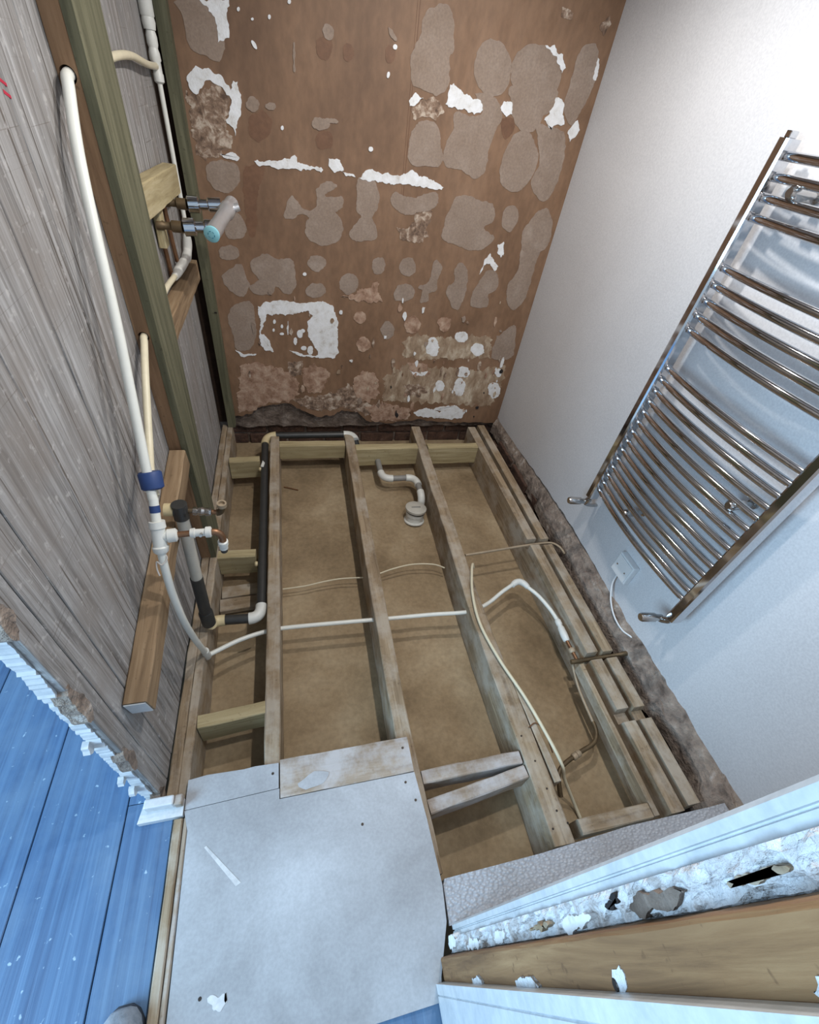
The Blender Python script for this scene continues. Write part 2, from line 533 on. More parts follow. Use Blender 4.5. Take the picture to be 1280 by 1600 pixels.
# render band behind
low = ragged(60, 1.30, -0.42, -0.045, 0.02, 4.0)
MB().prism([(-0.42, 0.3), (1.30, 0.3)] + low, 1, 2.3425, 2.36).build('render_band', 'render', wall_back)
brick_me = None
for r in range(3):
    for k in range(9):
        x = -0.5 + k * 0.225 + (0.11 if r % 2 else 0)
        z = -0.18 + r * 0.075
        b = MB().bbox(x, x + 0.212, 2.352 + rn.uniform(0.008, 0.016), 2.44, z, z + 0.064, 0.005).build('brick', 'brick', wall_back)
MB().box(-0.55, 1.6, 2.375, 2.43, -0.2, 0.05).build('mortar', 'render', wall_back)
# adhesive spots, filler and chips, each proud of the board
PATCHES=[('d',[(0.1966,1.5716),(0.1939,1.5581),(0.1861,1.5464),(0.1746,1.5389),(0.1618,1.5372),(0.1504,1.5416),(0.1426,1.5511),(0.14,1.5638),(0.1429,1.5772),(0.1508,1.5885),(0.1621,1.5958),(0.1745,1.5975),(0.1858,1.5934),(0.1937,1.5842)]),
('d',[(0.2761,1.5698),(0.2744,1.5596),(0.2686,1.5507),(0.26,1.545),(0.2502,1.5437),(0.2413,1.547),(0.2351,1.5543),(0.2327,1.5639),(0.2346,1.5741),(0.2403,1.5827),(0.2488,1.5883),(0.2584,1.5896),(0.2672,1.5865),(0.2735,1.5794)]),
('d',[(-0.0298,1.331),(-0.0358,1.3111),(-0.0497,1.2938),(-0.0686,1.2829),(-0.0887,1.2806),(-0.1058,1.2874),(-0.1164,1.3017),(-0.1186,1.3205),(-0.1121,1.3401),(-0.0983,1.3566),(-0.08,1.367),(-0.0605,1.3694),(-0.0437,1.3632),(-0.0327,1.3496)]),
('d',[(0.2031,1.3159),(0.1997,1.302),(0.1898,1.29),(0.1755,1.2823),(0.1595,1.2805),(0.1453,1.285),(0.1356,1.2947),(0.1323,1.3078),(0.136,1.3215),(0.1458,1.3332),(0.1599,1.3407),(0.1755,1.3425),(0.1895,1.3383),(0.1994,1.3288)]),
('d',[(0.4272,1.5879),(0.4265,1.5776),(0.4222,1.5688),(0.4151,1.5632),(0.4067,1.5621),(0.3988,1.5656),(0.3928,1.573),(0.39,1.5828),(0.3909,1.593),(0.3953,1.6016),(0.4022,1.607),(0.4104,1.6081),(0.4183,1.6048),(0.4243,1.5975)]),
('d',[(-0.1623,1.108),(-0.1573,1.1814),(-0.1089,1.2058),(-0.0715,1.197),(-0.1096,1.0856),(-0.1265,0.9599),(-0.16,0.9571)]),
('d',[(0.8901,1.4587),(0.9515,1.4661),(0.9519,1.4212),(0.92,1.4045)]),
('g',[(-0.3145,1.6106),(-0.2213,1.6244),(-0.1908,1.5842),(-0.1742,1.5255),(-0.1995,1.4877),(-0.2379,1.4924),(-0.2868,1.5051),(-0.2976,1.546),(-0.2985,1.5867)]),
('r',[(-0.325,1.3987),(-0.2972,1.3823),(-0.2591,1.4083),(-0.217,1.419),(-0.1786,1.4026),(-0.1857,1.3524),(-0.1979,1.3169),(-0.1745,1.2787),(-0.2259,1.2244),(-0.265,1.2078),(-0.3229,1.2076),(-0.325,1.29),(-0.325,1.3339)]),
('g',[(-0.2916,1.1799),(-0.2362,1.2047),(-0.1777,1.1984),(-0.1674,1.1609),(-0.1881,1.119),(-0.2217,1.0987),(-0.2668,1.1044),(-0.2919,1.135)]),
('g',[(-0.2413,1.0165),(-0.1991,1.0347),(-0.1712,1.001),(-0.1674,0.964),(-0.1869,0.9395),(-0.245,0.9347),(-0.2558,0.9714)]),
('g',[(0.2509,1.0154),(0.2433,0.9841),(0.22,0.9571),(0.1857,0.9403),(0.1476,0.9372),(0.1139,0.9484),(0.0912,0.9713),(0.0839,1.0009),(0.0929,1.0313),(0.1161,1.0567),(0.1489,1.0726),(0.1852,1.0759),(0.2183,1.0661),(0.2418,1.0446)]),
('g',[(0.1413,1.0735),(0.1376,1.1165),(0.1339,1.1512),(0.1755,1.1761),(0.2214,1.1739),(0.2091,1.1518),(0.1755,1.1379),(0.1755,1.1238),(0.2436,1.1304),(0.2361,1.0823),(0.1756,1.0619)]),
('g',[(-0.0034,1.0382),(0.0257,1.1127),(0.0497,1.1009),(0.0818,1.068),(0.1243,1.0756),(0.1459,1.1102),(0.1498,1.0743),(0.1065,1.0407),(0.0728,1.0525),(0.0297,1.0301)]),
('g',[(0.3052,1.1963),(0.3686,1.2097),(0.3977,1.1706),(0.4024,1.1128),(0.379,1.0653),(0.4001,1.0284),(0.4033,0.9887),(0.3485,0.972),(0.2932,0.9715),(0.281,1.0024),(0.3082,1.0436),(0.3293,1.0685),(0.3104,1.0893)]),
('g',[(0.5769,1.7354),(0.6121,1.7286),(0.6337,1.6977),(0.6493,1.6234),(0.6369,1.6058),(0.6488,1.5472),(0.6382,1.5175),(0.6091,1.4965),(0.5502,1.5063),(0.5091,1.5123),(0.4936,1.538),(0.4903,1.5912),(0.5123,1.6506),(0.5195,1.7008),(0.5463,1.719)]),
('g',[(0.8916,1.6127),(0.8945,1.5775),(0.8811,1.5465),(0.8537,1.5265),(0.8182,1.5221),(0.7822,1.5339),(0.7535,1.5591),(0.7375,1.5922),(0.7368,1.6262),(0.751,1.6549),(0.7771,1.6731),(0.8102,1.6777),(0.8445,1.6678),(0.8736,1.6448)]),
('g',[(1.1031,1.6236),(1.1073,1.5857),(1.089,1.5517),(1.0514,1.5291),(1.0028,1.523),(0.9536,1.5347),(0.9144,1.5609),(0.8926,1.5959),(0.8916,1.6325),(0.9109,1.6639),(0.9463,1.6844),(0.9914,1.6907),(1.0383,1.6813),(1.0782,1.6576)]),
('g',[(0.9071,1.5635),(1.0972,1.582),(1.1114,1.5231),(1.076,1.4937),(1.0626,1.4537),(1.0037,1.4338),(0.9471,1.4655),(0.9233,1.5121)]),
('g',[(0.7633,1.5218),(0.8132,1.5281),(0.8719,1.5057),(0.8927,1.4653),(0.8789,1.4192),(0.8683,1.392),(0.8645,1.3035),(0.8467,1.2627),(0.8106,1.2553),(0.7585,1.2782),(0.6839,1.2842),(0.6661,1.3296),(0.6746,1.3763),(0.6939,1.4103),(0.6922,1.4594),(0.7622,1.4557),(0.8017,1.4728)]),
('g',[(0.5197,1.3773),(0.5561,1.4156),(0.6063,1.4186),(0.6369,1.391),(0.6574,1.3286),(0.6711,1.3033),(0.6484,1.2804),(0.5869,1.2738),(0.5251,1.274),(0.5139,1.3257)]),
('r',[(0.5547,1.4781),(0.6183,1.4919),(0.6423,1.4534),(0.6135,1.4256),(0.5712,1.4266),(0.522,1.4207),(0.5098,1.4491)]),
('g',[(0.933,1.2967),(0.9407,1.3668),(0.9629,1.416),(1.0106,1.4411),(1.0719,1.4019),(1.1004,1.35),(1.0915,1.2917),(1.0602,1.2365),(1.003,1.2271),(0.9569,1.2485)]),
('g',[(1.0513,1.4588),(1.1172,1.4601),(1.1867,1.4551),(1.2184,1.3909),(1.2281,1.3059),(1.2072,1.2281),(1.1754,1.2015),(1.1168,1.2345),(1.0965,1.2775),(1.1099,1.351)]),
('g',[(1.1687,1.7108),(1.2084,1.7217),(1.2353,1.7034),(1.263,1.627),(1.244,1.5456),(1.2225,1.4856),(1.1849,1.494),(1.1537,1.5345),(1.1536,1.6011),(1.1535,1.6644)]),
('g',[(0.7447,1.1679),(0.7884,1.1872),(0.9299,1.1703),(0.957,1.1095),(0.9156,1.0732),(0.9775,1.0366),(0.9375,0.9903),(0.8676,0.9761),(0.7279,1.0075),(0.7119,1.0392),(0.7221,1.0885)]),
('g',[(1.003,1.1616),(1.0391,1.1768),(1.0728,1.1522),(1.073,1.1035),(1.0524,1.0684),(1.0116,1.0816),(0.9947,1.121)]),
('g',[(0.4669,1.1703),(0.541,1.1556),(0.6557,1.1889),(0.6695,1.138),(0.6034,1.1089),(0.5213,1.0936),(0.4626,1.1259)]),
('r',[(0.4907,1.0363),(0.6011,1.0618),(0.6566,1.0181),(0.612,0.9896),(0.5245,0.9906)]),
('r',[(0.5664,1.1054),(0.6501,1.1132),(0.6472,1.0738),(0.618,1.0149),(0.5823,1.0602)]),
('r',[(1.2118,1.7701),(1.2411,1.8002),(1.2593,1.7821),(1.2407,1.7478)]),
('r',[(1.0368,1.7957),(1.0914,1.7862),(1.0906,1.7683),(1.0465,1.7721)]),
('g',[(0.1764,0.8655),(0.1721,0.8499),(0.1601,0.8366),(0.1427,0.8285),(0.1235,0.8271),(0.1064,0.8328),(0.0949,0.8443),(0.0911,0.8592),(0.0957,0.8745),(0.1076,0.8874),(0.1246,0.8953),(0.1434,0.8968),(0.1603,0.8914),(0.1721,0.8803)]),
('g',[(0.3327,0.7871),(0.3291,0.7653),(0.3165,0.747),(0.2977,0.7361),(0.2763,0.7348),(0.2568,0.7433),(0.2432,0.7598),(0.2381,0.7809),(0.2423,0.8023),(0.2548,0.8199),(0.2732,0.8304),(0.2939,0.8318),(0.3131,0.8239),(0.3269,0.808)]),
('g',[(0.175,0.746),(0.17,0.7307),(0.1559,0.7177),(0.1355,0.7097),(0.1131,0.7083),(0.0931,0.7138),(0.0795,0.7251),(0.0751,0.7397),(0.0804,0.7548),(0.0944,0.7674),(0.1143,0.7752),(0.1363,0.7767),(0.1562,0.7715),(0.17,0.7606)]),
('g',[(0.4544,0.8762),(0.4529,0.8594),(0.4455,0.8454),(0.4337,0.8371),(0.42,0.8361),(0.407,0.8427),(0.3975,0.8555),(0.3933,0.8717),(0.3951,0.8883),(0.4025,0.9018),(0.414,0.9099),(0.4275,0.9109),(0.4402,0.9047),(0.4498,0.8923)]),
('g',[(-0.1675,0.84),(-0.1356,0.867),(-0.0884,0.8889),(-0.051,0.8673),(0.0155,0.8723),(0.0326,0.8101),(0.0299,0.7504),(-0.0069,0.714),(-0.0597,0.7513),(-0.076,0.7166),(-0.1454,0.7055),(-0.1824,0.7367),(-0.132,0.7728),(-0.1612,0.8092)]),
('g',[(-0.2951,0.7745),(-0.2444,0.8158),(-0.204,0.8312),(-0.1905,0.7817),(-0.1817,0.7433),(-0.2141,0.6946),(-0.2709,0.7178)]),
('g',[(-0.2043,0.8798),(-0.2103,0.8663),(-0.2241,0.8547),(-0.2429,0.8475),(-0.2627,0.846),(-0.2797,0.8505),(-0.2904,0.8602),(-0.2927,0.8729),(-0.2864,0.8862),(-0.2727,0.8975),(-0.2543,0.9047),(-0.2348,0.9062),(-0.2179,0.9019),(-0.207,0.8925)]),
('g',[(-0.2974,0.5781),(-0.2601,0.6508),(-0.171,0.6559),(-0.188,0.4625),(-0.2756,0.4276),(-0.2847,0.5198)]),
('p',[(0.3469,0.7569),(0.4258,0.8036),(0.4502,0.7132),(0.3885,0.695),(0.2445,0.7224),(0.3182,0.734)]),
('p',[(0.379,0.6273),(0.3765,0.6139),(0.3681,0.6028),(0.3553,0.5962),(0.3407,0.5955),(0.3273,0.6008),(0.3178,0.611),(0.314,0.624),(0.3166,0.6372),(0.3251,0.6481),(0.3377,0.6545),(0.352,0.6553),(0.3653,0.6502),(0.3749,0.6403)]),
('p',[(0.4107,0.4857),(0.4083,0.4675),(0.399,0.4526),(0.3847,0.4439),(0.3683,0.4433),(0.3531,0.4509),(0.3422,0.4651),(0.3378,0.4829),(0.3405,0.5008),(0.3498,0.5153),(0.3638,0.5237),(0.3798,0.5244),(0.3948,0.5172),(0.4058,0.5034)]),
('p',[(-0.2713,0.3463),(-0.1719,0.3659),(-0.0901,0.3429),(-0.0299,0.3099),(0.0157,0.2665),(0.0286,0.1837),(-0.0316,0.1354),(-0.1059,0.13),(-0.1723,0.1151),(-0.2415,0.0712),(-0.3152,0.0613),(-0.2989,0.1887)]),
('p',[(0.0502,0.3294),(0.1149,0.3658),(0.1629,0.3411),(0.1957,0.3064),(0.1456,0.1947),(0.0867,0.1845),(0.0468,0.2306)]),
('r',[(-0.0264,0.3702),(0.052,0.381),(0.0413,0.3028),(-0.023,0.2925)]),
('r',[(-0.0057,0.1548),(0.0779,0.1653),(0.2304,0.1959),(0.2973,0.2536),(0.3995,0.1289),(0.4816,0.1193),(0.496,0.0571),(0.4136,0.0466),(0.2672,0.0978),(0.1359,0.067),(0.034,0.1066)]),
('p',[(0.479,0.2379),(0.4747,0.1958),(0.4556,0.1612),(0.4252,0.1417),(0.3901,0.1414),(0.3578,0.1603),(0.3348,0.194),(0.3255,0.2353),(0.3312,0.276),(0.3505,0.3084),(0.3795,0.3266),(0.4128,0.3274),(0.4443,0.3106),(0.468,0.2788)]),
('k',[(0.3985,0.2461),(0.3958,0.2312),(0.3863,0.219),(0.372,0.2121),(0.3557,0.2119),(0.3407,0.2183),(0.3301,0.2301),(0.3259,0.2448),(0.3289,0.2595),(0.3383,0.2713),(0.3524,0.278),(0.3684,0.2784),(0.3833,0.2722),(0.394,0.2607)]),
('g',[(0.6089,0.8808),(0.6075,0.8617),(0.5981,0.8456),(0.5825,0.836),(0.5639,0.8347),(0.5462,0.842),(0.533,0.8564),(0.5267,0.8749),(0.5286,0.8936),(0.5381,0.9092),(0.5533,0.9185),(0.5713,0.9199),(0.5887,0.913),(0.6021,0.8991)]),
('g',[(0.5153,0.7388),(0.5252,0.7893),(0.5778,0.7998),(0.6204,0.7742),(0.6029,0.7295),(0.5333,0.7181)]),
('g',[(0.6839,0.8209),(0.6985,0.9174),(0.7414,0.8938),(0.7295,0.831),(0.7305,0.7811),(0.6933,0.7643),(0.6994,0.7278),(0.6525,0.7176),(0.6595,0.7766),(0.6339,0.7893)]),
('g',[(0.7836,0.7989),(0.8177,0.8298),(0.8061,0.8849),(0.8385,0.9179),(0.8745,0.8829),(0.8916,0.7913),(0.877,0.7077),(0.8453,0.6983),(0.8032,0.7414)]),
('g',[(0.9591,0.8536),(0.9823,0.8905),(1.0329,0.8871),(1.0614,0.8169),(1.0214,0.7771),(1.0292,0.7163),(0.9442,0.7115),(0.9267,0.7488),(0.9372,0.8089)]),
('g',[(1.135,1.0109),(1.1653,1.0656),(1.2426,1.0786),(1.2464,1.0132),(1.2361,0.9369),(1.2378,0.7827),(1.1904,0.7095),(1.1346,0.7457),(1.1158,0.8351),(1.148,0.8952)]),
('g',[(1.1222,1.0828),(1.1618,1.1524),(1.2146,1.1815),(1.26,1.12),(1.2743,1.0261),(1.2109,0.9852),(1.14,0.9976)]),
('g',[(0.5338,0.5684),(0.5324,0.5474),(0.5239,0.53),(0.51,0.5199),(0.4936,0.5192),(0.4779,0.528),(0.4663,0.5445),(0.4609,0.5651),(0.4627,0.5858),(0.4712,0.6026),(0.4848,0.6123),(0.5008,0.6131),(0.5161,0.6048),(0.5279,0.5889)]),
('p',[(0.674,0.603),(0.6723,0.5838),(0.6619,0.5678),(0.6447,0.5584),(0.6243,0.5575),(0.6049,0.5652),(0.5904,0.58),(0.5836,0.5987),(0.5856,0.6176),(0.5961,0.6331),(0.6129,0.6422),(0.6327,0.6432),(0.6519,0.6359),(0.6666,0.6216)]),
('p',[(0.7643,0.6393),(0.8398,0.6431),(0.8342,0.5863),(0.803,0.5684)]),
('c',[(0.5967,0.5264),(0.6687,0.5542),(0.8093,0.5353),(0.928,0.5572),(1.0999,0.556),(1.1247,0.4323),(0.8323,0.4139),(0.602,0.4155)]),
('g',[(1.1429,0.5665),(1.2161,0.6291),(1.2496,0.5537),(1.2581,0.4366),(1.1341,0.4326),(1.1296,0.5486)]),
('c',[(0.5096,0.3045),(0.6326,0.3808),(0.8812,0.3509),(1.0876,0.3562),(1.2386,0.3889),(1.247,0.2095),(1.2228,0.1132),(1.0262,0.1228),(0.8273,0.132),(0.6358,0.1409),(0.5149,0.15)]),
('p',[(0.6314,0.3898),(0.7475,0.3842),(0.7762,0.32),(0.669,0.3081)]),
('r',[(0.6224,0.25),(0.7121,0.2613),(0.7848,0.2133),(0.7253,0.1723),(0.6493,0.1815)]),
('p',[(0.4097,0.0985),(0.5453,0.1197),(0.6897,0.0892),(0.6805,0.014),(0.4623,0.0038)]),
('w',[(-0.2339,1.6226),(-0.1456,1.6356),(-0.1549,1.5473),(-0.1728,1.5353),(-0.1926,1.5325),(-0.1931,1.5701),(-0.2174,1.6118)]),
('w',[(-0.3052,1.4435),(-0.2766,1.4574),(-0.2369,1.4602),(-0.1992,1.4473),(-0.1755,1.4243),(-0.1674,1.4094),(-0.1564,1.4399),(-0.1429,1.439),(-0.135,1.3918),(-0.1435,1.3519),(-0.17,1.2851),(-0.1778,1.3077),(-0.1962,1.3285),(-0.1786,1.3532),(-0.1704,1.3874),(-0.1848,1.4072),(-0.2032,1.4207),(-0.2354,1.4296),(-0.2649,1.4128),(-0.2894,1.3886),(-0.3067,1.4022),(-0.3127,1.4222)]),
('w',[(-0.237,1.2232),(-0.1881,1.2317),(-0.1639,1.2188),(-0.1763,1.2093),(-0.2203,1.2127)]),
('w',[(-0.1079,1.2155),(0.0166,1.2354),(0.0485,1.2484),(0.0593,1.2271),(0.1029,1.2253),(0.1592,1.2149),(0.1105,1.2097),(-0.0167,1.2028),(-0.0941,1.201)]),
('w',[(0.1835,1.2568),(0.2323,1.2556),(0.2454,1.224),(0.2084,1.2134),(0.1877,1.2311)]),
('w',[(0.2414,1.2185),(0.2896,1.2149),(0.2982,1.2049),(0.255,1.207)]),
('w',[(0.3091,1.2038),(0.3481,1.234),(0.4167,1.2326),(0.5008,1.2303),(0.532,1.2513),(0.69,1.2087),(0.6796,1.2007),(0.5621,1.2005),(0.4197,1.1996),(0.3366,1.2)]),
('w',[(0.651,1.5362),(0.6665,1.541),(0.6962,1.5191),(0.7495,1.5083),(0.7926,1.5078),(0.8044,1.4792),(0.777,1.4667),(0.7243,1.4694),(0.6731,1.4691),(0.646,1.4777)]),
('w',[(0.8753,1.494),(0.8864,1.5165),(0.9215,1.5179),(0.9326,1.4826),(0.9092,1.4704)]),
('w',[(1.1087,1.5534),(1.1464,1.5521),(1.1763,1.4801),(1.133,1.4685),(1.13,1.4518),(1.0806,1.4815),(1.1006,1.503)]),
('w',[(1.0111,1.689),(1.045,1.691),(1.0876,1.6723),(1.1178,1.6427),(1.1063,1.6269),(1.073,1.6647)]),
('w',[(0.4947,1.4706),(0.5198,1.4938),(0.5538,1.4838),(0.517,1.4558),(0.501,1.4539)]),
('w',[(1.2053,1.4573),(1.2355,1.5001),(1.2587,1.4702),(1.2417,1.4415),(1.2283,1.4264)]),
('w',[(1.2417,1.6904),(1.2542,1.6893),(1.263,1.627),(1.2497,1.6312)]),
('w',[(1.013,1.0051),(1.034,1.0242),(1.0521,0.9639),(1.0177,0.9702)]),
('w',[(-0.1475,0.6502),(-0.1069,0.677),(-0.0364,0.688),(0.0479,0.6754),(0.1641,0.6963),(0.2083,0.6702),(0.2316,0.6197),(0.2386,0.446),(0.2273,0.4035),(0.1392,0.4007),(0.1241,0.4501),(0.0941,0.4974),(0.08,0.5361),(0.0812,0.5821),(0.1044,0.6206),(0.0902,0.6418),(-0.0121,0.6218),(-0.0695,0.6188),(-0.1122,0.6165),(-0.1304,0.5717),(-0.1497,0.5182),(-0.1154,0.4966),(-0.0952,0.426),(-0.1424,0.4404),(-0.1644,0.4791),(-0.1497,0.556)]),
('w',[(-0.0723,0.582),(-0.0733,0.5771),(-0.0756,0.5731),(-0.0787,0.5708),(-0.0819,0.5707),(-0.0846,0.5727),(-0.0863,0.5765),(-0.0867,0.5813),(-0.0856,0.5862),(-0.0833,0.5901),(-0.0802,0.5924),(-0.077,0.5926),(-0.0743,0.5906),(-0.0726,0.5868)]),
('w',[(-0.0389,0.5612),(-0.0398,0.5573),(-0.0416,0.554),(-0.0441,0.5521),(-0.0467,0.552),(-0.0489,0.5537),(-0.0503,0.5568),(-0.0506,0.5607),(-0.0498,0.5646),(-0.048,0.5678),(-0.0455,0.5697),(-0.0429,0.5698),(-0.0407,0.5682),(-0.0393,0.5651)]),
('w',[(-0.037,0.5232),(-0.0382,0.5205),(-0.0412,0.5182),(-0.0454,0.5168),(-0.05,0.5166),(-0.0541,0.5176),(-0.0568,0.5197),(-0.0576,0.5223),(-0.0564,0.525),(-0.0534,0.5273),(-0.0492,0.5287),(-0.0446,0.5289),(-0.0405,0.5279),(-0.0378,0.5258)]),
('w',[(0.0571,0.5273),(0.0553,0.5188),(0.0509,0.5118),(0.0447,0.5077),(0.038,0.5075),(0.0321,0.511),(0.0282,0.5176),(0.0271,0.526),(0.0289,0.5345),(0.0333,0.5414),(0.0395,0.5454),(0.0461,0.5457),(0.052,0.5422),(0.0559,0.5357)]),
('w',[(0.0269,0.4868),(0.0256,0.4784),(0.0228,0.4716),(0.0189,0.4678),(0.0149,0.4676),(0.0114,0.4712),(0.0092,0.4778),(0.0087,0.486),(0.01,0.4943),(0.0128,0.501),(0.0166,0.5048),(0.0206,0.505),(0.0241,0.5015),(0.0263,0.495)]),
('w',[(0.0722,0.4523),(0.0707,0.4473),(0.0667,0.4432),(0.061,0.4408),(0.0548,0.4405),(0.0494,0.4426),(0.0457,0.4464),(0.0445,0.4513),(0.046,0.4563),(0.05,0.4604),(0.0556,0.4628),(0.0618,0.463),(0.0672,0.461),(0.071,0.4572)]),
('w',[(-0.0805,0.5404),(-0.0813,0.537),(-0.0831,0.5343),(-0.0856,0.5327),(-0.0882,0.5326),(-0.0904,0.534),(-0.0918,0.5366),(-0.0921,0.5398),(-0.0913,0.5432),(-0.0895,0.5459),(-0.087,0.5475),(-0.0844,0.5476),(-0.0822,0.5462),(-0.0808,0.5437)]),
('w',[(-0.0115,0.5549),(-0.0128,0.54),(-0.0147,0.5279),(-0.0169,0.5211),(-0.0188,0.521),(-0.0202,0.5277),(-0.0208,0.5396),(-0.0203,0.5545),(-0.019,0.5693),(-0.0171,0.5811),(-0.015,0.5877),(-0.0131,0.5878),(-0.0117,0.5814),(-0.0111,0.5697)]),
('w',[(0.1084,0.4414),(0.1066,0.4305),(0.1021,0.4217),(0.0957,0.4167),(0.0887,0.4164),(0.0826,0.4211),(0.0785,0.4296),(0.0773,0.4402),(0.0791,0.451),(0.0836,0.4596),(0.0899,0.4646),(0.0968,0.4648),(0.1029,0.4604),(0.107,0.452)]),
('w',[(0.0681,0.5433),(0.067,0.5392),(0.0639,0.5359),(0.0597,0.5339),(0.055,0.5337),(0.0508,0.5353),(0.048,0.5384),(0.0472,0.5424),(0.0483,0.5464),(0.0514,0.5498),(0.0556,0.5517),(0.0603,0.552),(0.0644,0.5504),(0.0672,0.5473)]),
('w',[(-0.015,0.4369),(0.0532,0.4163),(0.1394,0.4158),(0.1392,0.4007),(0.0528,0.4046)]),
('w',[(-0.2859,0.4312),(-0.2489,0.4085),(-0.1824,0.4108),(-0.1909,0.3999),(-0.2577,0.3961)]),
('w',[(0.9456,0.8739),(0.9555,0.9299),(0.9764,0.9719),(1.0331,0.9151),(1.0228,0.8934),(0.9891,0.9256),(0.9652,0.9238)]),
('w',[(1.0065,1.0072),(1.0359,1.0161),(1.0475,0.9774),(1.0374,0.9565)]),
('w',[(0.7988,0.4836),(0.7994,0.4601),(0.7925,0.4408),(0.7794,0.4298),(0.7629,0.4292),(0.7462,0.4393),(0.7329,0.4578),(0.7256,0.4808),(0.7254,0.5038),(0.7325,0.5224),(0.7452,0.533),(0.7612,0.5336),(0.7775,0.5242),(0.7909,0.5064)]),
('w',[(1.0741,0.4805),(1.0746,0.463),(1.0666,0.4486),(1.0519,0.4402),(1.0333,0.4395),(1.0148,0.4468),(0.9999,0.4604),(0.9917,0.4775),(0.9916,0.4948),(0.9996,0.5088),(1.0141,0.5169),(1.0322,0.5176),(1.0505,0.5108),(1.0655,0.4975)]),
('w',[(0.9609,0.5501),(0.9599,0.5371),(0.9512,0.5263),(0.9365,0.5199),(0.9187,0.5192),(0.9014,0.5243),(0.8882,0.5341),(0.8816,0.5467),(0.8828,0.5596),(0.8915,0.5701),(0.906,0.5764),(0.9235,0.5772),(0.9406,0.5723),(0.9539,0.5627)]),
('w',[(0.8776,0.2496),(0.8778,0.2341),(0.8722,0.2215),(0.8621,0.2143),(0.8494,0.2142),(0.8367,0.2209),(0.8266,0.2333),(0.8211,0.2486),(0.8212,0.2639),(0.8267,0.2762),(0.8367,0.2832),(0.8492,0.2834),(0.8617,0.2769),(0.8718,0.2649)]),
('w',[(1.012,0.2419),(1.0145,0.2147),(1.0092,0.1925),(0.997,0.18),(0.9804,0.1798),(0.9628,0.1919),(0.9479,0.2137),(0.9387,0.2407),(0.9367,0.2673),(0.9422,0.2886),(0.9542,0.3005),(0.9702,0.3009),(0.9873,0.2895),(1.0022,0.2686)]),
('w',[(1.2475,0.2251),(1.2503,0.2017),(1.2445,0.1825),(1.2311,0.1717),(1.2129,0.1715),(1.1936,0.182),(1.1772,0.2007),(1.1669,0.2239),(1.1646,0.247),(1.1706,0.2654),(1.1837,0.2758),(1.2014,0.2761),(1.2203,0.2663),(1.2367,0.2482)]),
('w',[(1.2256,0.3404),(1.227,0.3285),(1.2238,0.3188),(1.2166,0.3133),(1.2069,0.3131),(1.1967,0.3182),(1.188,0.3276),(1.1826,0.3393),(1.1814,0.3511),(1.1846,0.3605),(1.1917,0.3659),(1.2012,0.3662),(1.2113,0.3612),(1.22,0.352)]),
('w',[(1.017,0.3401),(1.0166,0.3251),(1.0083,0.3128),(0.9938,0.3057),(0.9761,0.3053),(0.9586,0.3117),(0.945,0.3234),(0.9379,0.3381),(0.9387,0.3529),(0.9469,0.3649),(0.9612,0.3718),(0.9786,0.3723),(0.9958,0.3663),(1.0096,0.3548)]),
('w',[(0.7029,0.0627),(0.7842,0.1002),(0.8788,0.063),(0.9212,0.1008),(0.9675,0.1171),(1.0462,0.0797),(1.0382,0.0243),(0.9481,0.0155),(0.7456,0.0357)]),
('w',[(0.6461,0.3448),(0.7023,0.3277),(0.755,0.3383),(0.7406,0.3145),(0.6684,0.3128)]),
('w',[(0.9686,0.1118),(0.9682,0.1139),(0.8956,0.0792),(0.8365,0.0791),(0.8523,0.1005)]),
('g',[(0.2012,1.6153),(0.2027,1.6066),(0.2002,1.5983),(0.1941,1.5922),(0.1856,1.5894),(0.1765,1.5906),(0.1686,1.5954),(0.1634,1.6029),(0.162,1.6116),(0.1647,1.6197),(0.1707,1.6257),(0.179,1.6284),(0.188,1.6273),(0.1959,1.6227)]),
('g',[(-0.0718,1.3887),(-0.0752,1.3798),(-0.0829,1.372),(-0.0935,1.3669),(-0.1048,1.3655),(-0.1145,1.3682),(-0.1206,1.3742),(-0.1221,1.3824),(-0.1186,1.3912),(-0.1109,1.3989),(-0.1005,1.4038),(-0.0894,1.4052),(-0.0798,1.4028),(-0.0735,1.3969)]),
('g',[(-0.0142,1.3902),(-0.0164,1.3856),(-0.0217,1.3814),(-0.0292,1.3785),(-0.0374,1.3775),(-0.0445,1.3786),(-0.0493,1.3815),(-0.0507,1.3857),(-0.0485,1.3903),(-0.0431,1.3945),(-0.0357,1.3973),(-0.0276,1.3983),(-0.0205,1.3973),(-0.0157,1.3944)]),
('g',[(0.187,1.3626),(0.1836,1.3539),(0.1739,1.3461),(0.1599,1.3407),(0.1444,1.3389),(0.1305,1.341),(0.121,1.3465),(0.1178,1.3544),(0.1214,1.363),(0.131,1.3707),(0.1448,1.376),(0.1601,1.3778),(0.1739,1.3758),(0.1836,1.3704)]),
('g',[(0.2215,1.372),(0.2181,1.3684),(0.21,1.3656),(0.1989,1.3641),(0.187,1.3643),(0.1767,1.3661),(0.17,1.3692),(0.1682,1.3728),(0.1716,1.3764),(0.1796,1.3792),(0.1906,1.3806),(0.2024,1.3805),(0.2127,1.3787),(0.2196,1.3757)]),
('g',[(0.0668,1.5312),(0.0656,1.5156),(0.0637,1.5028),(0.0613,1.4954),(0.0591,1.4951),(0.0575,1.5019),(0.0567,1.5144),(0.057,1.5299),(0.0583,1.5453),(0.0602,1.5577),(0.0625,1.5646),(0.0646,1.5649),(0.0663,1.5585),(0.067,1.5465)]),
('g',[(0.4181,1.6404),(0.4245,1.6335),(0.4282,1.6272),(0.4285,1.6226),(0.4253,1.6208),(0.4191,1.6221),(0.4113,1.6263),(0.4035,1.6324),(0.3972,1.6392),(0.3936,1.6455),(0.3934,1.6499),(0.3966,1.6517),(0.4026,1.6504),(0.4102,1.6464)]),
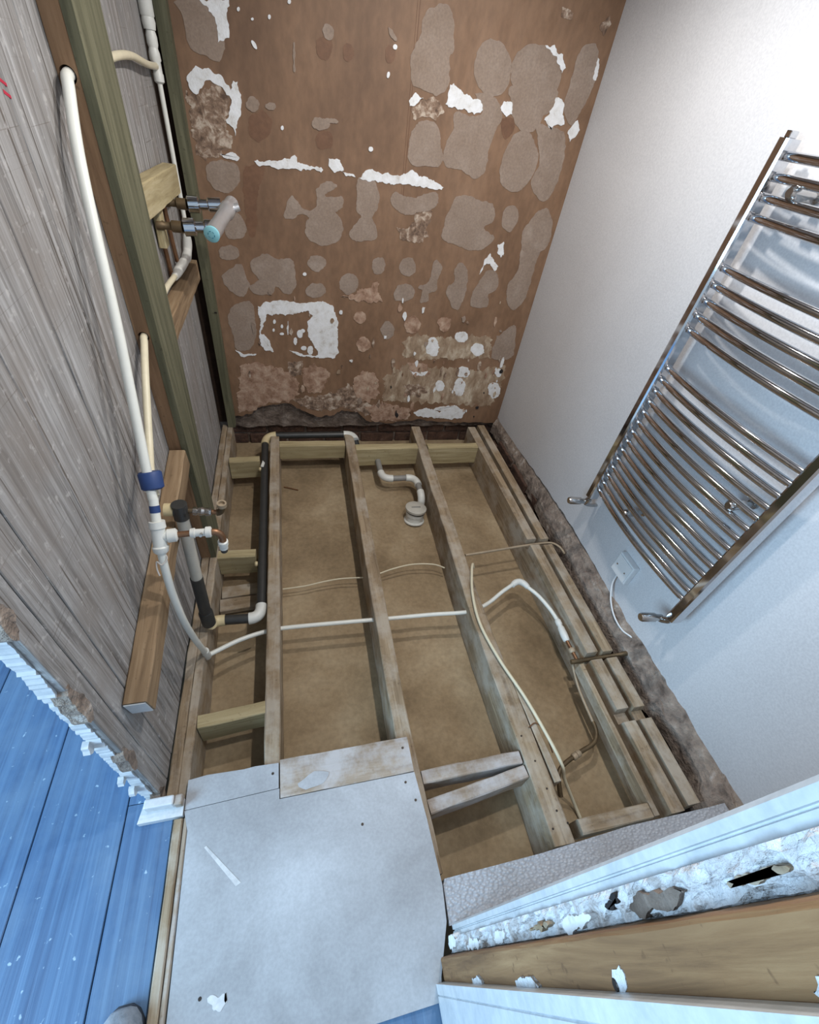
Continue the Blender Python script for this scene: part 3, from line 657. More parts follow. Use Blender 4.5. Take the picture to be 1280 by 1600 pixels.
('w',[(-0.1118,1.6206),(-0.1125,1.6181),(-0.114,1.616),(-0.116,1.6147),(-0.118,1.6144),(-0.1197,1.6152),(-0.1207,1.6169),(-0.1208,1.6192),(-0.1201,1.6217),(-0.1186,1.6238),(-0.1166,1.6251),(-0.1146,1.6254),(-0.1129,1.6246),(-0.1119,1.6229)]),
('w',[(-0.0123,1.6168),(-0.0129,1.6143),(-0.0144,1.6122),(-0.0163,1.6108),(-0.0184,1.6105),(-0.0202,1.6113),(-0.0213,1.6131),(-0.0215,1.6155),(-0.0209,1.6179),(-0.0194,1.6201),(-0.0175,1.6214),(-0.0154,1.6217),(-0.0137,1.6209),(-0.0125,1.6192)]),
('w',[(-0.068,1.5447),(-0.0652,1.5402),(-0.0641,1.5359),(-0.0648,1.5327),(-0.0672,1.5314),(-0.0709,1.5322),(-0.0751,1.5348),(-0.079,1.5388),(-0.0817,1.5434),(-0.0828,1.5477),(-0.0821,1.5508),(-0.0796,1.5521),(-0.076,1.5513),(-0.0718,1.5487)]),
('w',[(0.0577,1.6621),(0.0569,1.6596),(0.0552,1.6575),(0.0527,1.6561),(0.0501,1.6557),(0.0478,1.6564),(0.0462,1.658),(0.0458,1.6603),(0.0465,1.6628),(0.0482,1.6649),(0.0507,1.6663),(0.0533,1.6667),(0.0556,1.666),(0.0572,1.6643)]),
('w',[(0.4342,1.6068),(0.4336,1.6037),(0.4315,1.6009),(0.428,1.599),(0.4241,1.5985),(0.4203,1.5993),(0.4176,1.6015),(0.4164,1.6044),(0.417,1.6076),(0.4192,1.6104),(0.4226,1.6122),(0.4265,1.6128),(0.4302,1.6119),(0.433,1.6098)]),
('w',[(0.4119,1.5294),(0.4108,1.5256),(0.4089,1.5225),(0.4065,1.5208),(0.4041,1.5208),(0.4022,1.5225),(0.4012,1.5255),(0.4013,1.5293),(0.4024,1.5331),(0.4043,1.5361),(0.4066,1.5378),(0.409,1.5378),(0.4109,1.5362),(0.4119,1.5332)]),
('w',[(0.0133,1.3302),(0.0125,1.327),(0.0106,1.3243),(0.0081,1.3226),(0.0054,1.3223),(0.0031,1.3234),(0.0016,1.3257),(0.0012,1.3288),(0.002,1.3319),(0.0039,1.3346),(0.0064,1.3363),(0.009,1.3366),(0.0114,1.3355),(0.0129,1.3332)]),
('w',[(0.3649,1.3058),(0.3642,1.3024),(0.3616,1.2994),(0.3578,1.2975),(0.3534,1.297),(0.3493,1.298),(0.3464,1.3004),(0.3452,1.3036),(0.346,1.307),(0.3485,1.31),(0.3524,1.3119),(0.3567,1.3124),(0.3608,1.3114),(0.3637,1.309)]),
('w',[(-0.0689,1.604),(-0.0695,1.6025),(-0.0709,1.6012),(-0.0728,1.6003),(-0.0748,1.6),(-0.0766,1.6004),(-0.0778,1.6013),(-0.0781,1.6027),(-0.0774,1.6042),(-0.076,1.6055),(-0.0741,1.6064),(-0.0721,1.6067),(-0.0703,1.6063),(-0.0692,1.6054)]),
('w',[(0.0836,0.8124),(0.0827,0.8095),(0.0803,0.807),(0.0769,0.8055),(0.0732,0.8053),(0.0699,0.8063),(0.0677,0.8084),(0.067,0.8112),(0.0679,0.8141),(0.0703,0.8165),(0.0736,0.818),(0.0773,0.8183),(0.0806,0.8172),(0.0828,0.8151)])]

rn = random.Random(5)
NAMES = {'g': 'adhesive_spot', 'w': 'filler_patch', 'p': 'plaster_patch', 'r': 'scraped_patch', 'c': 'plaster_patch', 'd': 'stain', 'k': 'hole'}
for i, (k, q) in enumerate(PATCHES):
    ext = max(max(a for a, b in q) - min(a for a, b in q), max(b for a, b in q) - min(b for a, b in q))
    amp = {'g': 0.006, 'd': 0.008, 'k': 0.01, 'w': 0.009, 'p': 0.016, 'r': 0.018, 'c': 0.022}[k]
    out = rough_outline(q, min(amp, ext * 0.09), max(0.0035, min(0.006, ext * 0.06)), i * 1.7, k in 'gdk' or ext < 0.12 and k == 'p')
    out = [(min(a, 1.287), b) for a, b in out]
    th = 0.0008 + 0.00001 * i + (0.0012 if k in 'wp' else 0.0004 if k in 'grc' else 0)
    MB().prism(out, 1, 2.3199 - th, 2.3205).build(NAMES[k], k, wall_back)
rn = random.Random(21)
for i in range(95):
    x = rn.uniform(-0.25, 1.25) if i < 45 else rn.uniform(0.45, 1.25)
    z = rn.uniform(0.06, 0.75) if i < 45 else rn.uniform(0.03, 0.42)
    sx = rn.uniform(0.003, 0.012); sz = sx * rn.uniform(0.7, 3.2)
    k = rn.choice('gpwrrgcp') if i < 45 else rn.choice('ppwrcwkd')
    q = [(x + sx * math.cos(a) * rn.uniform(0.6, 1.3), z + sz * math.sin(a) * rn.uniform(0.6, 1.3)) for a in [2 * math.pi * j / 9 for j in range(9)]]
    MB().prism(q, 1, 2.3199 - 0.0048 - 0.00001 * i, 2.3205).build('paint_chip', k, wall_back)
# joint between two boards
MB().prism([(0.494, TOP), (0.497, TOP), (0.512, 1.14), (0.509, 1.14)], 1, 2.3188, 2.3205).build('board_joint', 'd', wall_back)
MB().prism([(0.486, TOP), (0.4875, TOP), (0.502, 1.14), (0.5005, 1.14)], 1, 2.3188, 2.3205).build('board_joint', 'd', wall_back)

# ---- right wall: white skim with a broken bottom edge
wall_right = empty('wall_right', (1.31, 1.1, 0))
struct(wall_right, 'white painted right wall with broken plaster at its foot')
we = [(-0.05, 0.0), (0.123, 0.0), (0.28, 0.012), (0.419, 0.022), (0.54, 0.016), (0.656, 0.018), (0.78, 0.028), (0.923, 0.036), (1.08, 0.05), (1.247, 0.062), (1.4, 0.06), (1.534, 0.056), (1.75, 0.045), (2.0, 0.03), (2.283, 0.012), (2.34, 0.01)]
fine = []
for (a, b), (c, d) in zip(we, we[1:]):
    for k in range(5):
        t = k / 5
        fine.append((a + (c - a) * t, b + (d - b) * t + rn.uniform(-0.004, 0.004)))
fine.append(we[-1])
MB().prism(fine + [(2.34, TOP), (-0.05, TOP)], 0, 1.29, 1.304).build('plaster_skim', 'whitewall', wall_right)
MB().box(1.3045, 1.36, -0.1, 2.34, -0.68, TOP).build('masonry', 'render', wall_right)
# rough broken plaster and mortar ledge at the foot
def ledge():
    mb = MB(); ny, nx = 90, 8
    vs = []; fs = []
    def low(y):
        pts = [(0.06, 1.19), (0.13, 1.194), (0.17, 1.21), (0.2, 1.243), (0.275, 1.25), (0.36, 1.243), (0.472, 1.226), (0.58, 1.232), (0.679, 1.24), (0.8, 1.228), (0.869, 1.22), (1.0, 1.228), (1.189, 1.243), (1.4, 1.25), (1.654, 1.266), (2.0, 1.266), (2.34, 1.27)]
        for (a, b), (c, d) in zip(pts, pts[1:]):
            if a <= y <= c:
                return b + (d - b) * (y - a) / (c - a)
        return pts[-1][1]
    for i in range(ny + 1):
        y = 0.065 + (2.315 - 0.065) * i / ny
        xl = low(y) + 0.012 * noise.noise(V(y * 14, 2, 0)) + 0.006 * noise.noise(V(y * 50, 5, 0))
        for j in range(nx + 1):
            t = j / nx
            x = xl + (1.3035 - xl) * t
            am = min(1.0, ((1.3035 - xl) / 0.075) ** 2)
            z = -0.035 + 0.088 * t ** 0.8 + am * 0.017 * noise.noise(V(x * 40, y * 16, 1)) + am * 0.009 * noise.noise(V(x * 90, y * 70, 4))
            if j == 0:
                z -= 0.05
            vs.append((min(x, 1.3035), y, z))
    w = nx + 1
    for i in range(ny):
        for j in range(nx):
            fs.append((i * w + j, i * w + j + 1, (i + 1) * w + j + 1, (i + 1) * w + j))
    return mb.add(vs, fs)
ledge().build('broken_plaster', 'ledge', wall_right)
for i in range(9):
    y = 0.16 + i * 0.235
    MB().bbox(1.262 + rn.uniform(-0.01, 0.01), 1.304, y, y + 0.21, -0.175, -0.105, 0.006).build('brick', 'brick', wall_right)
    MB().bbox(1.258 + rn.uniform(-0.01, 0.01), 1.304, y - 0.1, y + 0.11, -0.1, -0.04, 0.006).build('brick', 'brick', wall_right)

# ---- left wall: weathered boards on the bathroom side, plaster on the other
wall_left = empty('wall_left', (-0.43, 1.3, 0))
struct(wall_left, 'grey weathered board partition on the left')
for (a, b) in [(0.435, 0.482), (0.484, 0.548), (0.55, 0.72), (0.722, 0.90), (0.902, 1.06), (1.062, 1.20), (1.202, 1.312)]:
    timber('plank', (-0.4175 + rn.uniform(-0.001, 0.001), (a + b) / 2, 0.0), (-0.4175, (a + b) / 2, TOP), b - a, 0.014, 'greyplank', wall_left, up=(1, 0, 0), jit=0.0007, ch=0.0015)
for (a, b) in [(1.49, 1.69), (1.692, 1.93), (1.932, 2.09), (2.092, 2.225)]:
    timber('plank', (-0.4175 + rn.uniform(-0.002, 0.002), (a + b) / 2, 0.0), (-0.4175, (a + b) / 2, TOP), b - a, 0.014, 'greyplank', wall_left, up=(1, 0, 0), jit=0.0007, ch=0.0015)
# plaster on the far face, ragged along the cut end
end = [(0.432 + 0.006 * noise.noise(V(z * 14, 1, 0)) + 0.005 * noise.noise(V(z * 90, 3, 0)) + 0.003 * noise.noise(V(z * 260, 3, 5)), z) for z in [TOP * i / 420 for i in range(421)]]
MB().prism(end + [(2.37, TOP), (2.37, 0.0)], 0, -0.452, -0.4255).build('plaster_layer', 'whitegloss', wall_left)
for z, h, w in [(0.0, 0.06, 0.010), (0.27, 0.10, 0.012), (0.56, 0.12, 0.014), (0.86, 0.10, 0.012)]:
    out = smooth_outline([(0.427, z), (0.44, z - 0.006), (0.456, z + h * 0.3), (0.449, z + h * 0.6), (0.444, z + h), (0.43, z + h * 0.9), (0.425, z + h * 0.5)], 4, 0.003, rn)
    MB().prism(out, 0, -0.4275 - w * 0.6, -0.4088).build('plaster_lump', 'ledge', wall_left)
for z, h in [(0.12, 0.022), (0.215, 0.014), (0.43, 0.026)]:
    MB().prism(smooth_outline([(0.416, z), (0.43, z - 0.006), (0.434, z + h), (0.42, z + h * 0.8)], 3, 0.002, rn), 0, -0.459, -0.446).build('plaster_chip', 'whitegloss', wall_left)
# sheet behind the corner gap, coloured dark to stand for the shade inside
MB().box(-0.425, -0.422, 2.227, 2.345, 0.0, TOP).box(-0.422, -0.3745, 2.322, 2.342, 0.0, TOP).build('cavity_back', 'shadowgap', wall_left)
for dz in (0, 0.014):
    MB().prism([(1.045, 1.415 + dz), (1.065, 1.408 + dz), (1.066, 1.412 + dz), (1.046, 1.42 + dz)], 0, -0.4108, -0.4095).build('red_pen_mark', 'red', wall_left)

# ---- landing floor: blue painted boards
floor_hall = empty('floor_hall', (-0.8, 0.4, 0))
struct(floor_hall, 'blue painted floorboards of the landing')
xs = [-2.05, -1.81, -1.59, -1.37, -1.15, -0.932, -0.7085, -0.5]
for a, b in zip(xs, xs[1:]):
    timber('floorboard', ((a + b) / 2, -1.4, -0.012), ((a + b) / 2, 2.4, -0.012), b - a - 0.003, 0.024, 'blue', floor_hall, jit=0.0004, ch=0.0015)
timber('floorboard', (-0.439, -1.4, -0.012), (-0.439, 0.43, -0.012), 0.119, 0.024, 'blue', floor_hall, jit=0.0004, ch=0.0015)
timber('floorboard', (-0.477, 0.432, -0.012), (-0.477, 2.4, -0.012), 0.043, 0.024, 'blue', floor_hall, jit=0.0004, ch=0.0015)
for a, b in zip([-0.378, -0.15, 0.07, 0.29, 0.5], [-0.15, 0.07, 0.29, 0.5, 0.7]):
    timber('floorboard', ((a + b) / 2, -1.4, -0.012), ((a + b) / 2, -0.098, -0.012), b - a - 0.003, 0.024, 'blue', floor_hall, jit=0.0004, ch=0.0015)

# ---- floor inside the doorway: grey sheet, two cut boards, edge strips
floor = empty('floor', (0, 0.2, 0))
struct(floor, 'dusty grey floor boarding inside the doorway')
sheet = [(-0.332, -0.098), (0.255, -0.098), (0.262, -0.06), (0.300, 0.03), (0.308, 0.10), (0.302, 0.25), (0.292, 0.3725), (-0.1015, 0.3715), (-0.1015, 0.398), (-0.35, 0.388), (-0.336, 0.34)]
MB().prism(sheet, 2, 0.0005, 0.018).build('floor_sheet', 'chip', floor)
st = [(-0.349, 0.3895), (-0.1035, 0.3995), (-0.1035, 0.466), (-0.17, 0.468), (-0.2, 0.4655), (-0.3, 0.468), (-0.349, 0.463)]
MB().prism(st, 2, 0.0005, 0.0178).build('floorboard_strip', 'chip', floor)
timber('floorboard_patch', (-0.0995, 0.4235, 0.009), (0.291, 0.4255, 0.009), 0.1, 0.0175, 'dustwood', floor, jit=0.0012, ch=0.001)
timber('threshold_strip', (-0.3625, 0.372, 0.006), (-0.3625, -0.6, 0.006), 0.022, 0.024, 'joist', floor, jit=0.0006)
timber('threshold_strip', (-0.3435, 0.372, 0.004), (-0.3435, -0.6, 0.004), 0.012, 0.022, 'dustwood', floor, jit=0.0006)
MB().prism([(0.306, 0.021), (1.288, 0.021), (1.288, 0.118), (1.19, 0.117), (0.9, 0.122), (0.6, 0.112), (0.318, 0.112), (0.311, 0.10)], 2, 0.001, 0.014).build('vinyl_strip', 'vinyl', floor)
for (x, y) in [(-0.12, 0.44), (0.27, 0.445), (0.26, 0.35), (0.28, 0.30), (0.12, 0.27), (-0.27, 0.02)]:
    MB().lathe((x, y, 0.0175), (x, y, 0.0188), [(0, 0.004), (1, 0.0035)], 10).build('nail', 'nail', floor)
scr = MB().prism([(-0.29, 0.295), (-0.285, 0.298), (-0.195, 0.205), (-0.207, 0.2)], 2, 0.0178, 0.0186).build('paint_smear', 'smear', floor)
MB().prism(rough_outline([(-0.25, 0.015), (-0.215, 0.02), (-0.21, 0.0), (-0.24, -0.005)], 0.01, 0.002, 3.3), 2, 0.0178, 0.0188).build('filler_spot', 'smear', floor)
MB().prism(smooth_outline([(-0.05, 0.40), (0.0, 0.425), (0.04, 0.415), (0.02, 0.39), (-0.03, 0.383)], 3, 0.002, rn), 2, 0.0175, 0.0184).build('worn_spot', 'chip', floor)

# ---- front wall stub to the right of the doorway, cut open at its end
wall_front = empty('wall_front', (0.6, -0.03, 0))
struct(wall_front, 'cut end of the front wall beside the doorway')
MB().box(0.322, 1.304, -0.095, 0.018, 0.0, TOP).build('plasterboard', 'whitewall', wall_front)
MB().prism([(0.312, -0.001), (0.312, 0.009), (0.316, 0.010), (0.316, 0.0115), (0.312, 0.0125), (0.312, 0.021), (0.318, 0.0245), (0.345, 0.0245), (0.345, -0.001)], 2, 0.015, TOP).build('architrave', 'whitegloss', wall_front)

def crumbly():
    mb = MB(); nz, ny = 240, 9
    vs = []; fs = []
    for i in range(nz + 1):
        z = TOP * i / nz
        for j in range(ny + 1):
            y = -0.030 + 0.031 * j / ny
            cr = noise.noise(V(z * 16, y * 60, 2))
            st_ = 0.006 if cr > 0.18 else 0.0
            x = 0.301 - 0.008 * noise.noise(V(z * 30, y * 70, 0)) - 0.005 * noise.noise(V(z * 90, y * 160, 7)) + st_
            if j in (0,):
                x += 0.012
            vs.append((x, y, z))
    w = ny + 1
    for i in range(nz):
        for j in range(ny):
            fs.append((i * w + j, i * w + j + 1, (i + 1) * w + j + 1, (i + 1) * w + j))
    return mb.add(vs, fs)
M['crumb'] = mottled('crumbling_plaster', [(0.28, C(120, 104, 92)), (0.42, C(190, 184, 182)), (0.55, C(214, 216, 220)), (0.75, C(232, 234, 238))], 30, 0.9, 1.0, 120, dist=0.006)
crumbly().build('broken_plaster', 'crumb', wall_front)
for z0, z1, y0, y1, m in [(0.95, 1.05, -0.024, -0.006, 'render'), (0.895, 0.93, -0.014, -0.006, 'k'), (1.10, 1.17, -0.018, -0.011, 'joist'), (0.64, 0.72, -0.018, -0.012, 'joist'), (0.02, 0.12, -0.018, 0.004, 'w'), (0.2, 0.32, -0.026, -0.012, 'w'), (0.42, 0.50, -0.024, -0.008, 'w'), (0.76, 0.85, -0.026, -0.010, 'w')]:
    out = rough_outline([(y0, z0 + 0.01), (y0 * 0.6 + y1 * 0.4, z0), (y1, z0 + 0.03), (y1, z1 - 0.02), (y0 * 0.4 + y1 * 0.6, z1), (y0, z1 - 0.03)], 0.006, 0.003, z0 * 7)
    MB().prism(out, 0, 0.295 + rn.uniform(-0.002, 0.002), 0.312).build('plaster_chunk', m, wall_front)
stud_j = timber('stud', (0.309, -0.0515, 0.0), (0.309, -0.0515, TOP), 0.047, 0.082, 'jamb', wall_front, up=(1, 0, 0), jit=0.0007)
MB().prism([(0.247, -0.068), (0.247, -0.085), (0.250, -0.0865), (0.247, -0.088), (0.247, -0.20), (0.2665, -0.20), (0.2665, -0.068)], 2, 0.012, TOP).build('door_lining', 'whitegloss', wall_front)
for z, h in [(0.36, 0.035), (0.65, 0.05)]:
    out = rough_outline([(-0.076, z - h * 0.9), (-0.063, z - h), (-0.058, z + h * 0.3), (-0.066, z + h), (-0.076, z + h * 0.7)], 0.004, 0.004, z)
    MB().prism(out, 0, 0.2635, 0.27).build('plaster_flake', 'crumb', wall_front)
MB().lathe((0.2655, -0.064, 0.915), (0.2695, -0.064, 0.915), [(0, 0.004), (0.5, 0.007), (1, 0.007)], 12).build('screw', 'nail', wall_front)
MB().prism(smooth_outline([(-0.067, 0.91), (-0.058, 0.915), (-0.050, 0.935), (-0.058, 0.94), (-0.067, 0.932)], 3, 0.002, rn), 0, 0.2665, 0.2685).build('filler_smear', 'crumb', wall_front)
MB().prism(smooth_outline([(-0.066, 1.168), (-0.063, 1.165), (-0.058, 1.172), (-0.062, 1.178)], 3, 0.002, rn), 0, 0.2665, 0.2685).build('filler_smear', 'crumb', wall_front)

# ================================================================== TIMBERS
JD = 0.178
jg = 'floor joists'
J1 = tag(timber('floor_joist', (-0.120, 0.13, -JD / 2), (-0.122, 2.17, -JD / 2), 0.047, JD, 'joist', bend=[(0, 0.004), (0.4, 0.002), (1, 0)]), 'leftmost bare floor joist, beside the black waste pipe', 'joist', jg)
J2 = tag(timber('floor_joist', (0.288, 0.125, -JD / 2), (0.295, 2.20, -JD / 2), 0.053, JD, 'joist', bend=[(0, -0.006), (0.2, 0.006), (1, 0)]), 'floor joist running under the right edge of the grey floor sheet', 'joist', jg)
J3 = tag(timber('floor_joist', (0.688, 0.118, -JD / 2), (0.720, 2.26, -JD / 2), 0.066, JD, 'joist', bend=[(0, 0), (0.38, 0.018), (0.7, 0.008), (1, 0)], w1=0.054), 'floor joist with the cream cable lying over it', 'joist', jg)
N_ = [(1.275, 1.237, 0.045), (0.668, 0.638, 0.05), (0.446, 0.402, 0.035)]
prof = [(0.125, -JD), (2.25, -JD), (2.25, 0)]
for a, b, d in N_:
    prof += [(a, 0), (a - 0.004, -d), (b + 0.004, -d), (b, 0)]
prof += [(0.125, 0)]
tag(ytimber_profile('floor_joist', 1.064, 1.112, prof, 'joist'), 'notched floor joist nearest the white fittings at right', 'joist', jg)
prof2 = [(0.135, -JD), (2.27, -JD), (2.27, 0)]
for a, b, d in N_:
    prof2 += [(a - 0.002, -0.004), (a - 0.006, -d), (b + 0.006, -d), (b, -0.004)]
prof2 += [(0.135, -0.004)]
tag(ytimber_profile('floor_joist', 1.137, 1.182, prof2, 'joist'), 'notched floor joist closest to the broken plaster of the right wall', 'joist', jg)
tag(timber('batten', (1.016, 0.13, -0.03), (1.02, 0.63, -0.03), 0.02, 0.055, 'joist'), 'narrow batten standing along the notched joist at front right', 'batten')
tag(timber('packing_timber', (0.742, 0.272, -0.045), (0.727, 0.60, -0.045), 0.026, 0.09, 'joist', w1=0.02), 'short timber packed against the side of the cable joist', 'timber')

# wall plate in two halves at the foot of the left wall
tag(timber('wall_plate', (-0.393, 0.425, -0.02), (-0.393, 2.29, -0.02), 0.028, 0.042, 'joist', jit=0.0015), 'sole plate half tight against the grey left boards', 'wall plate')
tag(timber('wall_plate', (-0.3645, 0.425, -JD / 2), (-0.3645, 2.29, -JD / 2), 0.027, JD, 'joist', jit=0.0015), 'edge joist beside the left sole plate, facing the opening', 'wall plate')
tag(timber('trimmer', (0.318, 0.098, -0.06), (0.652, 0.098, -0.06), 0.026, 0.118, 'dustwood'), 'dusty trimmer board under the front vinyl strip', 'trimmer')

ng = 'noggins between joists'
NOG = [((-0.097, 2.10, -0.045), (0.264, 2.098, -0.045), 0.05, 0.09, 'joist_new', 'pale noggin between the two left joists under the black pipe'),
       ((0.322, 2.058, -0.06), (0.686, 2.062, -0.06), 0.052, 0.118, 'joist_new', 'pale noggin with the grey waste pipe coming out of it'),
       ((0.748, 2.056, -0.06), (1.063, 2.056, -0.06), 0.048, 0.118, 'joist_new', 'pale noggin at the back right before the notched joists'),
       ((-0.349, 1.962, -0.055), (-0.198, 1.97, -0.055), 0.045, 0.11, 'joist_new', 'pale noggin at the far left by the back corner'),
       ((-0.349, 1.322, -0.06), (-0.198, 1.318, -0.06), 0.042, 0.11, 'joist_new', 'short noggin under the copper pipe tails'),
       ((-0.349, 0.632, -0.055), (-0.146, 0.648, -0.055), 0.042, 0.105, 'joist_new', 'pale noggin near the grey floor edge at left'),
       ((0.318, 0.360, -0.05), (0.650, 0.362, -0.05), 0.038, 0.09, 'dustwood', 'upper of the two crossed dusty noggins behind the front opening'),
       ((0.320, 0.281, -0.05), (0.652, 0.318, -0.05), 0.038, 0.09, 'dustwood', 'lower slanting dusty noggin at the front opening'),
       ((0.756, 0.150, -0.045), (1.002, 0.147, -0.045), 0.040, 0.085, 'joist', 'noggin at the front right next to the vinyl strip')]
for a, b, w, h, m, lab in NOG:
    tag(timber('noggin', a, b, w, h, m), lab, 'noggin', ng)
for (y, z, lab) in [(1.16, -0.155, 'upper loose board lying down beside the waste pipe'), (1.235, -0.165, 'lower loose board lying deep beside the waste pipe')]:
    tag(timber('loose_board', (-0.348, y, z), (-0.200, y + 0.01, z), 0.06, 0.026 if y < 1.2 else 0.02, 'joist'), lab, 'board')

# studs and pieces on the left wall
st_prof = [(1.303, 0.0), (1.44, 0.0), (1.498, 0.9), (1.525, TOP), (1.312, TOP)]
stud = empty('wall_stud', (-0.385, 1.4, 0))
tag(stud, 'tall green treated stud with a brown side and two pipe holes', 'stud')
def zprism(name, prof, x0, x1, mat, parent):
    """upright piece with a profile in (y, z), grain along local X = world z"""
    org = V((x0 + x1) / 2, prof[0][0], 0)
    mb = MB().prism([(p[1], p[0] - org.y) for p in prof], 2, -(x1 - x0) / 2, (x1 - x0) / 2)
    me = bpy.data.meshes.new(name); me.from_pydata([tuple(v) for v in mb.v], [], mb.f)
    bm = bmesh.new(); bm.from_mesh(me); bmesh.ops.recalc_face_normals(bm, faces=list(bm.faces)); bm.to_mesh(me); bm.free()
    me.materials.append(M[mat])
    ob = bpy.data.objects.new(name, me); COL.objects.link(ob)
    R = Matrix((V(0, 0, 1), V(0, 1, 0), V(-1, 0, 0))).transposed().to_4x4()
    ob.parent = parent
    ob.matrix_basis = Matrix.Translation(org - ORG[parent.name]) @ R
    return ob
core = zprism('stud_core', st_prof, -0.4095, -0.3725, 'stud_brown', stud)
zprism('treated_facing', [(p[0] - (0.001 if p[0] < 1.35 else -0.002), p[1]) for p in st_prof], -0.372, -0.352, 'stud_green', stud)
bore(core, (-0.392, 1.30, 1.435), (0, 1, 0), 0.0145, 0.26)
bore(core, (-0.390, 1.30, 0.925), (0, 1, 0), 0.0135, 0.26)

st2 = empty('wall_stud', (-0.36, 2.29, 0))
tag(st2, 'narrow green stud standing in the back left corner', 'stud')
zprism('treated_facing', [(2.262, 0.0), (2.318, 0.0), (2.318, TOP), (2.262, TOP)], -0.373, -0.335, 'stud_green', st2)
MB().prism([(-0.345, 0.63), (-0.334, 0.63), (-0.334, 0.637), (-0.345, 0.637)], 1, 2.2605, 2.2625).build('saw_cut', 'nail', st2)
tag(timber('wall_noggin', (-0.385, 1.505, 1.19), (-0.385, 2.075, 1.165), 0.045, 0.085, 'joist_new'), 'pale cross piece between the studs behind the shower valve', 'noggin')
tag(timber('wall_block', (-0.395, 1.80, 1.02), (-0.395, 1.80, 1.13), 0.05, 0.024, 'joist_new', up=(1, 0, 0)), 'small wooden block below the cross piece', 'block')
tag(timber('wall_noggin', (-0.385, 1.502, 0.85), (-0.385, 2.16, 0.845), 0.045, 0.075, 'batten'), 'brown lower cross piece under the shower pipes', 'noggin')
tag(timber('wall_batten', (-0.384, 1.30, 0.52), (-0.384, 0.515, 0.405), 0.05, 0.07, 'batten'), 'sloping brown batten on the left wall under the tee fitting', 'batten')
bt = bpy.data.objects['wall_batten']
ORG[bt.name] = V(0, 0, 0)
pe = MB().box(0.001, 0.0035, -0.022, 0.022, -0.031, 0.031).build('painted_end', 'whitegloss', bt)
pe.location = ((V(-0.384, 0.515, 0.405) - V(-0.384, 1.30, 0.52)).length, 0, 0)

# white painted block at the foot of the wall end
blk = empty('skirting_block', (-0.40, 0.41, 0))
tag(blk, 'white painted skirting block at the foot of the left wall end', 'block')
MB().prism([(-0.462, 0.377), (-0.352, 0.377), (-0.352, 0.418), (-0.43, 0.424), (-0.452, 0.43)], 2, 0.0, 0.022).build('base', 'whitegloss', blk)
MB().bbox(-0.445, -0.372, 0.40, 0.4235, 0.022, 0.055, 0.004).build('moulding', 'whitegloss', blk)
MB().bbox(-0.3715, -0.352, 0.398, 0.4235, 0.022, 0.05, 0.003).build('bare_end', 'dustwood', blk)

# ================================================================== TOWEL RAIL
rail = empty('towel_radiator', (1.22, 0.9, 0.33))
tag(rail, 'chrome ladder towel radiator hung on the white right wall', 'radiator')
YA, YB = 1.197, 0.603
def dprof(yc):
    return [(1.196, yc - 0.010), (1.200, yc - 0.0155), (1.208, yc - 0.018), (1.236, yc - 0.018), (1.236, yc + 0.018), (1.208, yc + 0.018), (1.200, yc + 0.0155), (1.196, yc + 0.010)]
for yc, zb in ((YA, 0.345), (YB, 0.318)):
    MB().prism(dprof(yc), 2, zb, 1.535).build('upright', 'chrome', rail)
    MB().bbox(1.204, 1.228, yc - 0.008, yc + 0.008, 1.535, 1.55, 0.002).build('end_cap', 'chrome', rail)
    MB().lathe((1.216, yc, zb), (1.216, yc, zb - 0.014), [(0, 0.010), (0.6, 0.010), (1, 0.007)], 12).build('plug', 'chrome_dull', rail)
zs = [1.503, 1.461, 1.417, 1.373] + [1.248, 1.203, 1.158, 1.114, 1.070] + [0.943 - 0.0418 * i for i in range(14)]
barme = None
for z in zs:
    if barme is None:
        pts = [(1.228, YA - 0.004, z)]
        for i in range(17):
            t = i / 16
            pts.append((1.228 - 0.006 - 0.024 * math.sin(math.pi * t) ** 0.8, YA - 0.018 + (YB - YA + 0.036) * t, z))
        pts.append((1.228, YB + 0.004, z))
        bar = MB().sweep(pts, 0.0108, 14).build('bar', 'chrome', rail, smooth=True)
        barme = bar; z_first = z
    else:
        c = barme.copy(); COL.objects.link(c); c.parent = rail; c.location = (0, 0, z - z_first)
for (y, z) in [(1.09, 1.44), (0.71, 1.44), (0.99, 0.445), (0.70, 0.76)]:
    br = MB().lathe((1.2895, y, z), (1.192, y, z), [(0, 0.016), (0.08, 0.016), (0.1, 0.008), (0.42, 0.008), (0.44, 0.014), (0.92, 0.016), (1, 0.010)], 16).build('wall_bracket', 'chrome_dull', rail, smooth=True)
for yc, zb, dy in ((YA, 0.345, 0.012), (YB, 0.318, 0.03)):
    v = MB().lathe((1.216, yc, zb - 0.012), (1.216, yc + dy, zb - 0.05), [(0, 0.009), (0.25, 0.013), (0.8, 0.013), (1, 0.011)], 14).build('valve', 'chrome_dull', rail, smooth=True)
    MB().lathe((1.216, yc + dy, zb - 0.04), (1.135, yc + dy + 0.012, zb - 0.04), [(0, 0.012), (0.3, 0.012), (0.34, 0.0165), (0.9, 0.0165), (1, 0.013)], 14).build('valve_head', 'chrome_dull', v, smooth=True)
    MB().sweep(arc_elbow((1.216, yc + dy, zb - 0.045), (1.218, yc + dy + 0.004, zb - 0.07), (1.289, yc + dy + 0.006, zb - 0.075)), 0.0075, 12).build('valve_tail', 'chrome_dull', v, smooth=True)

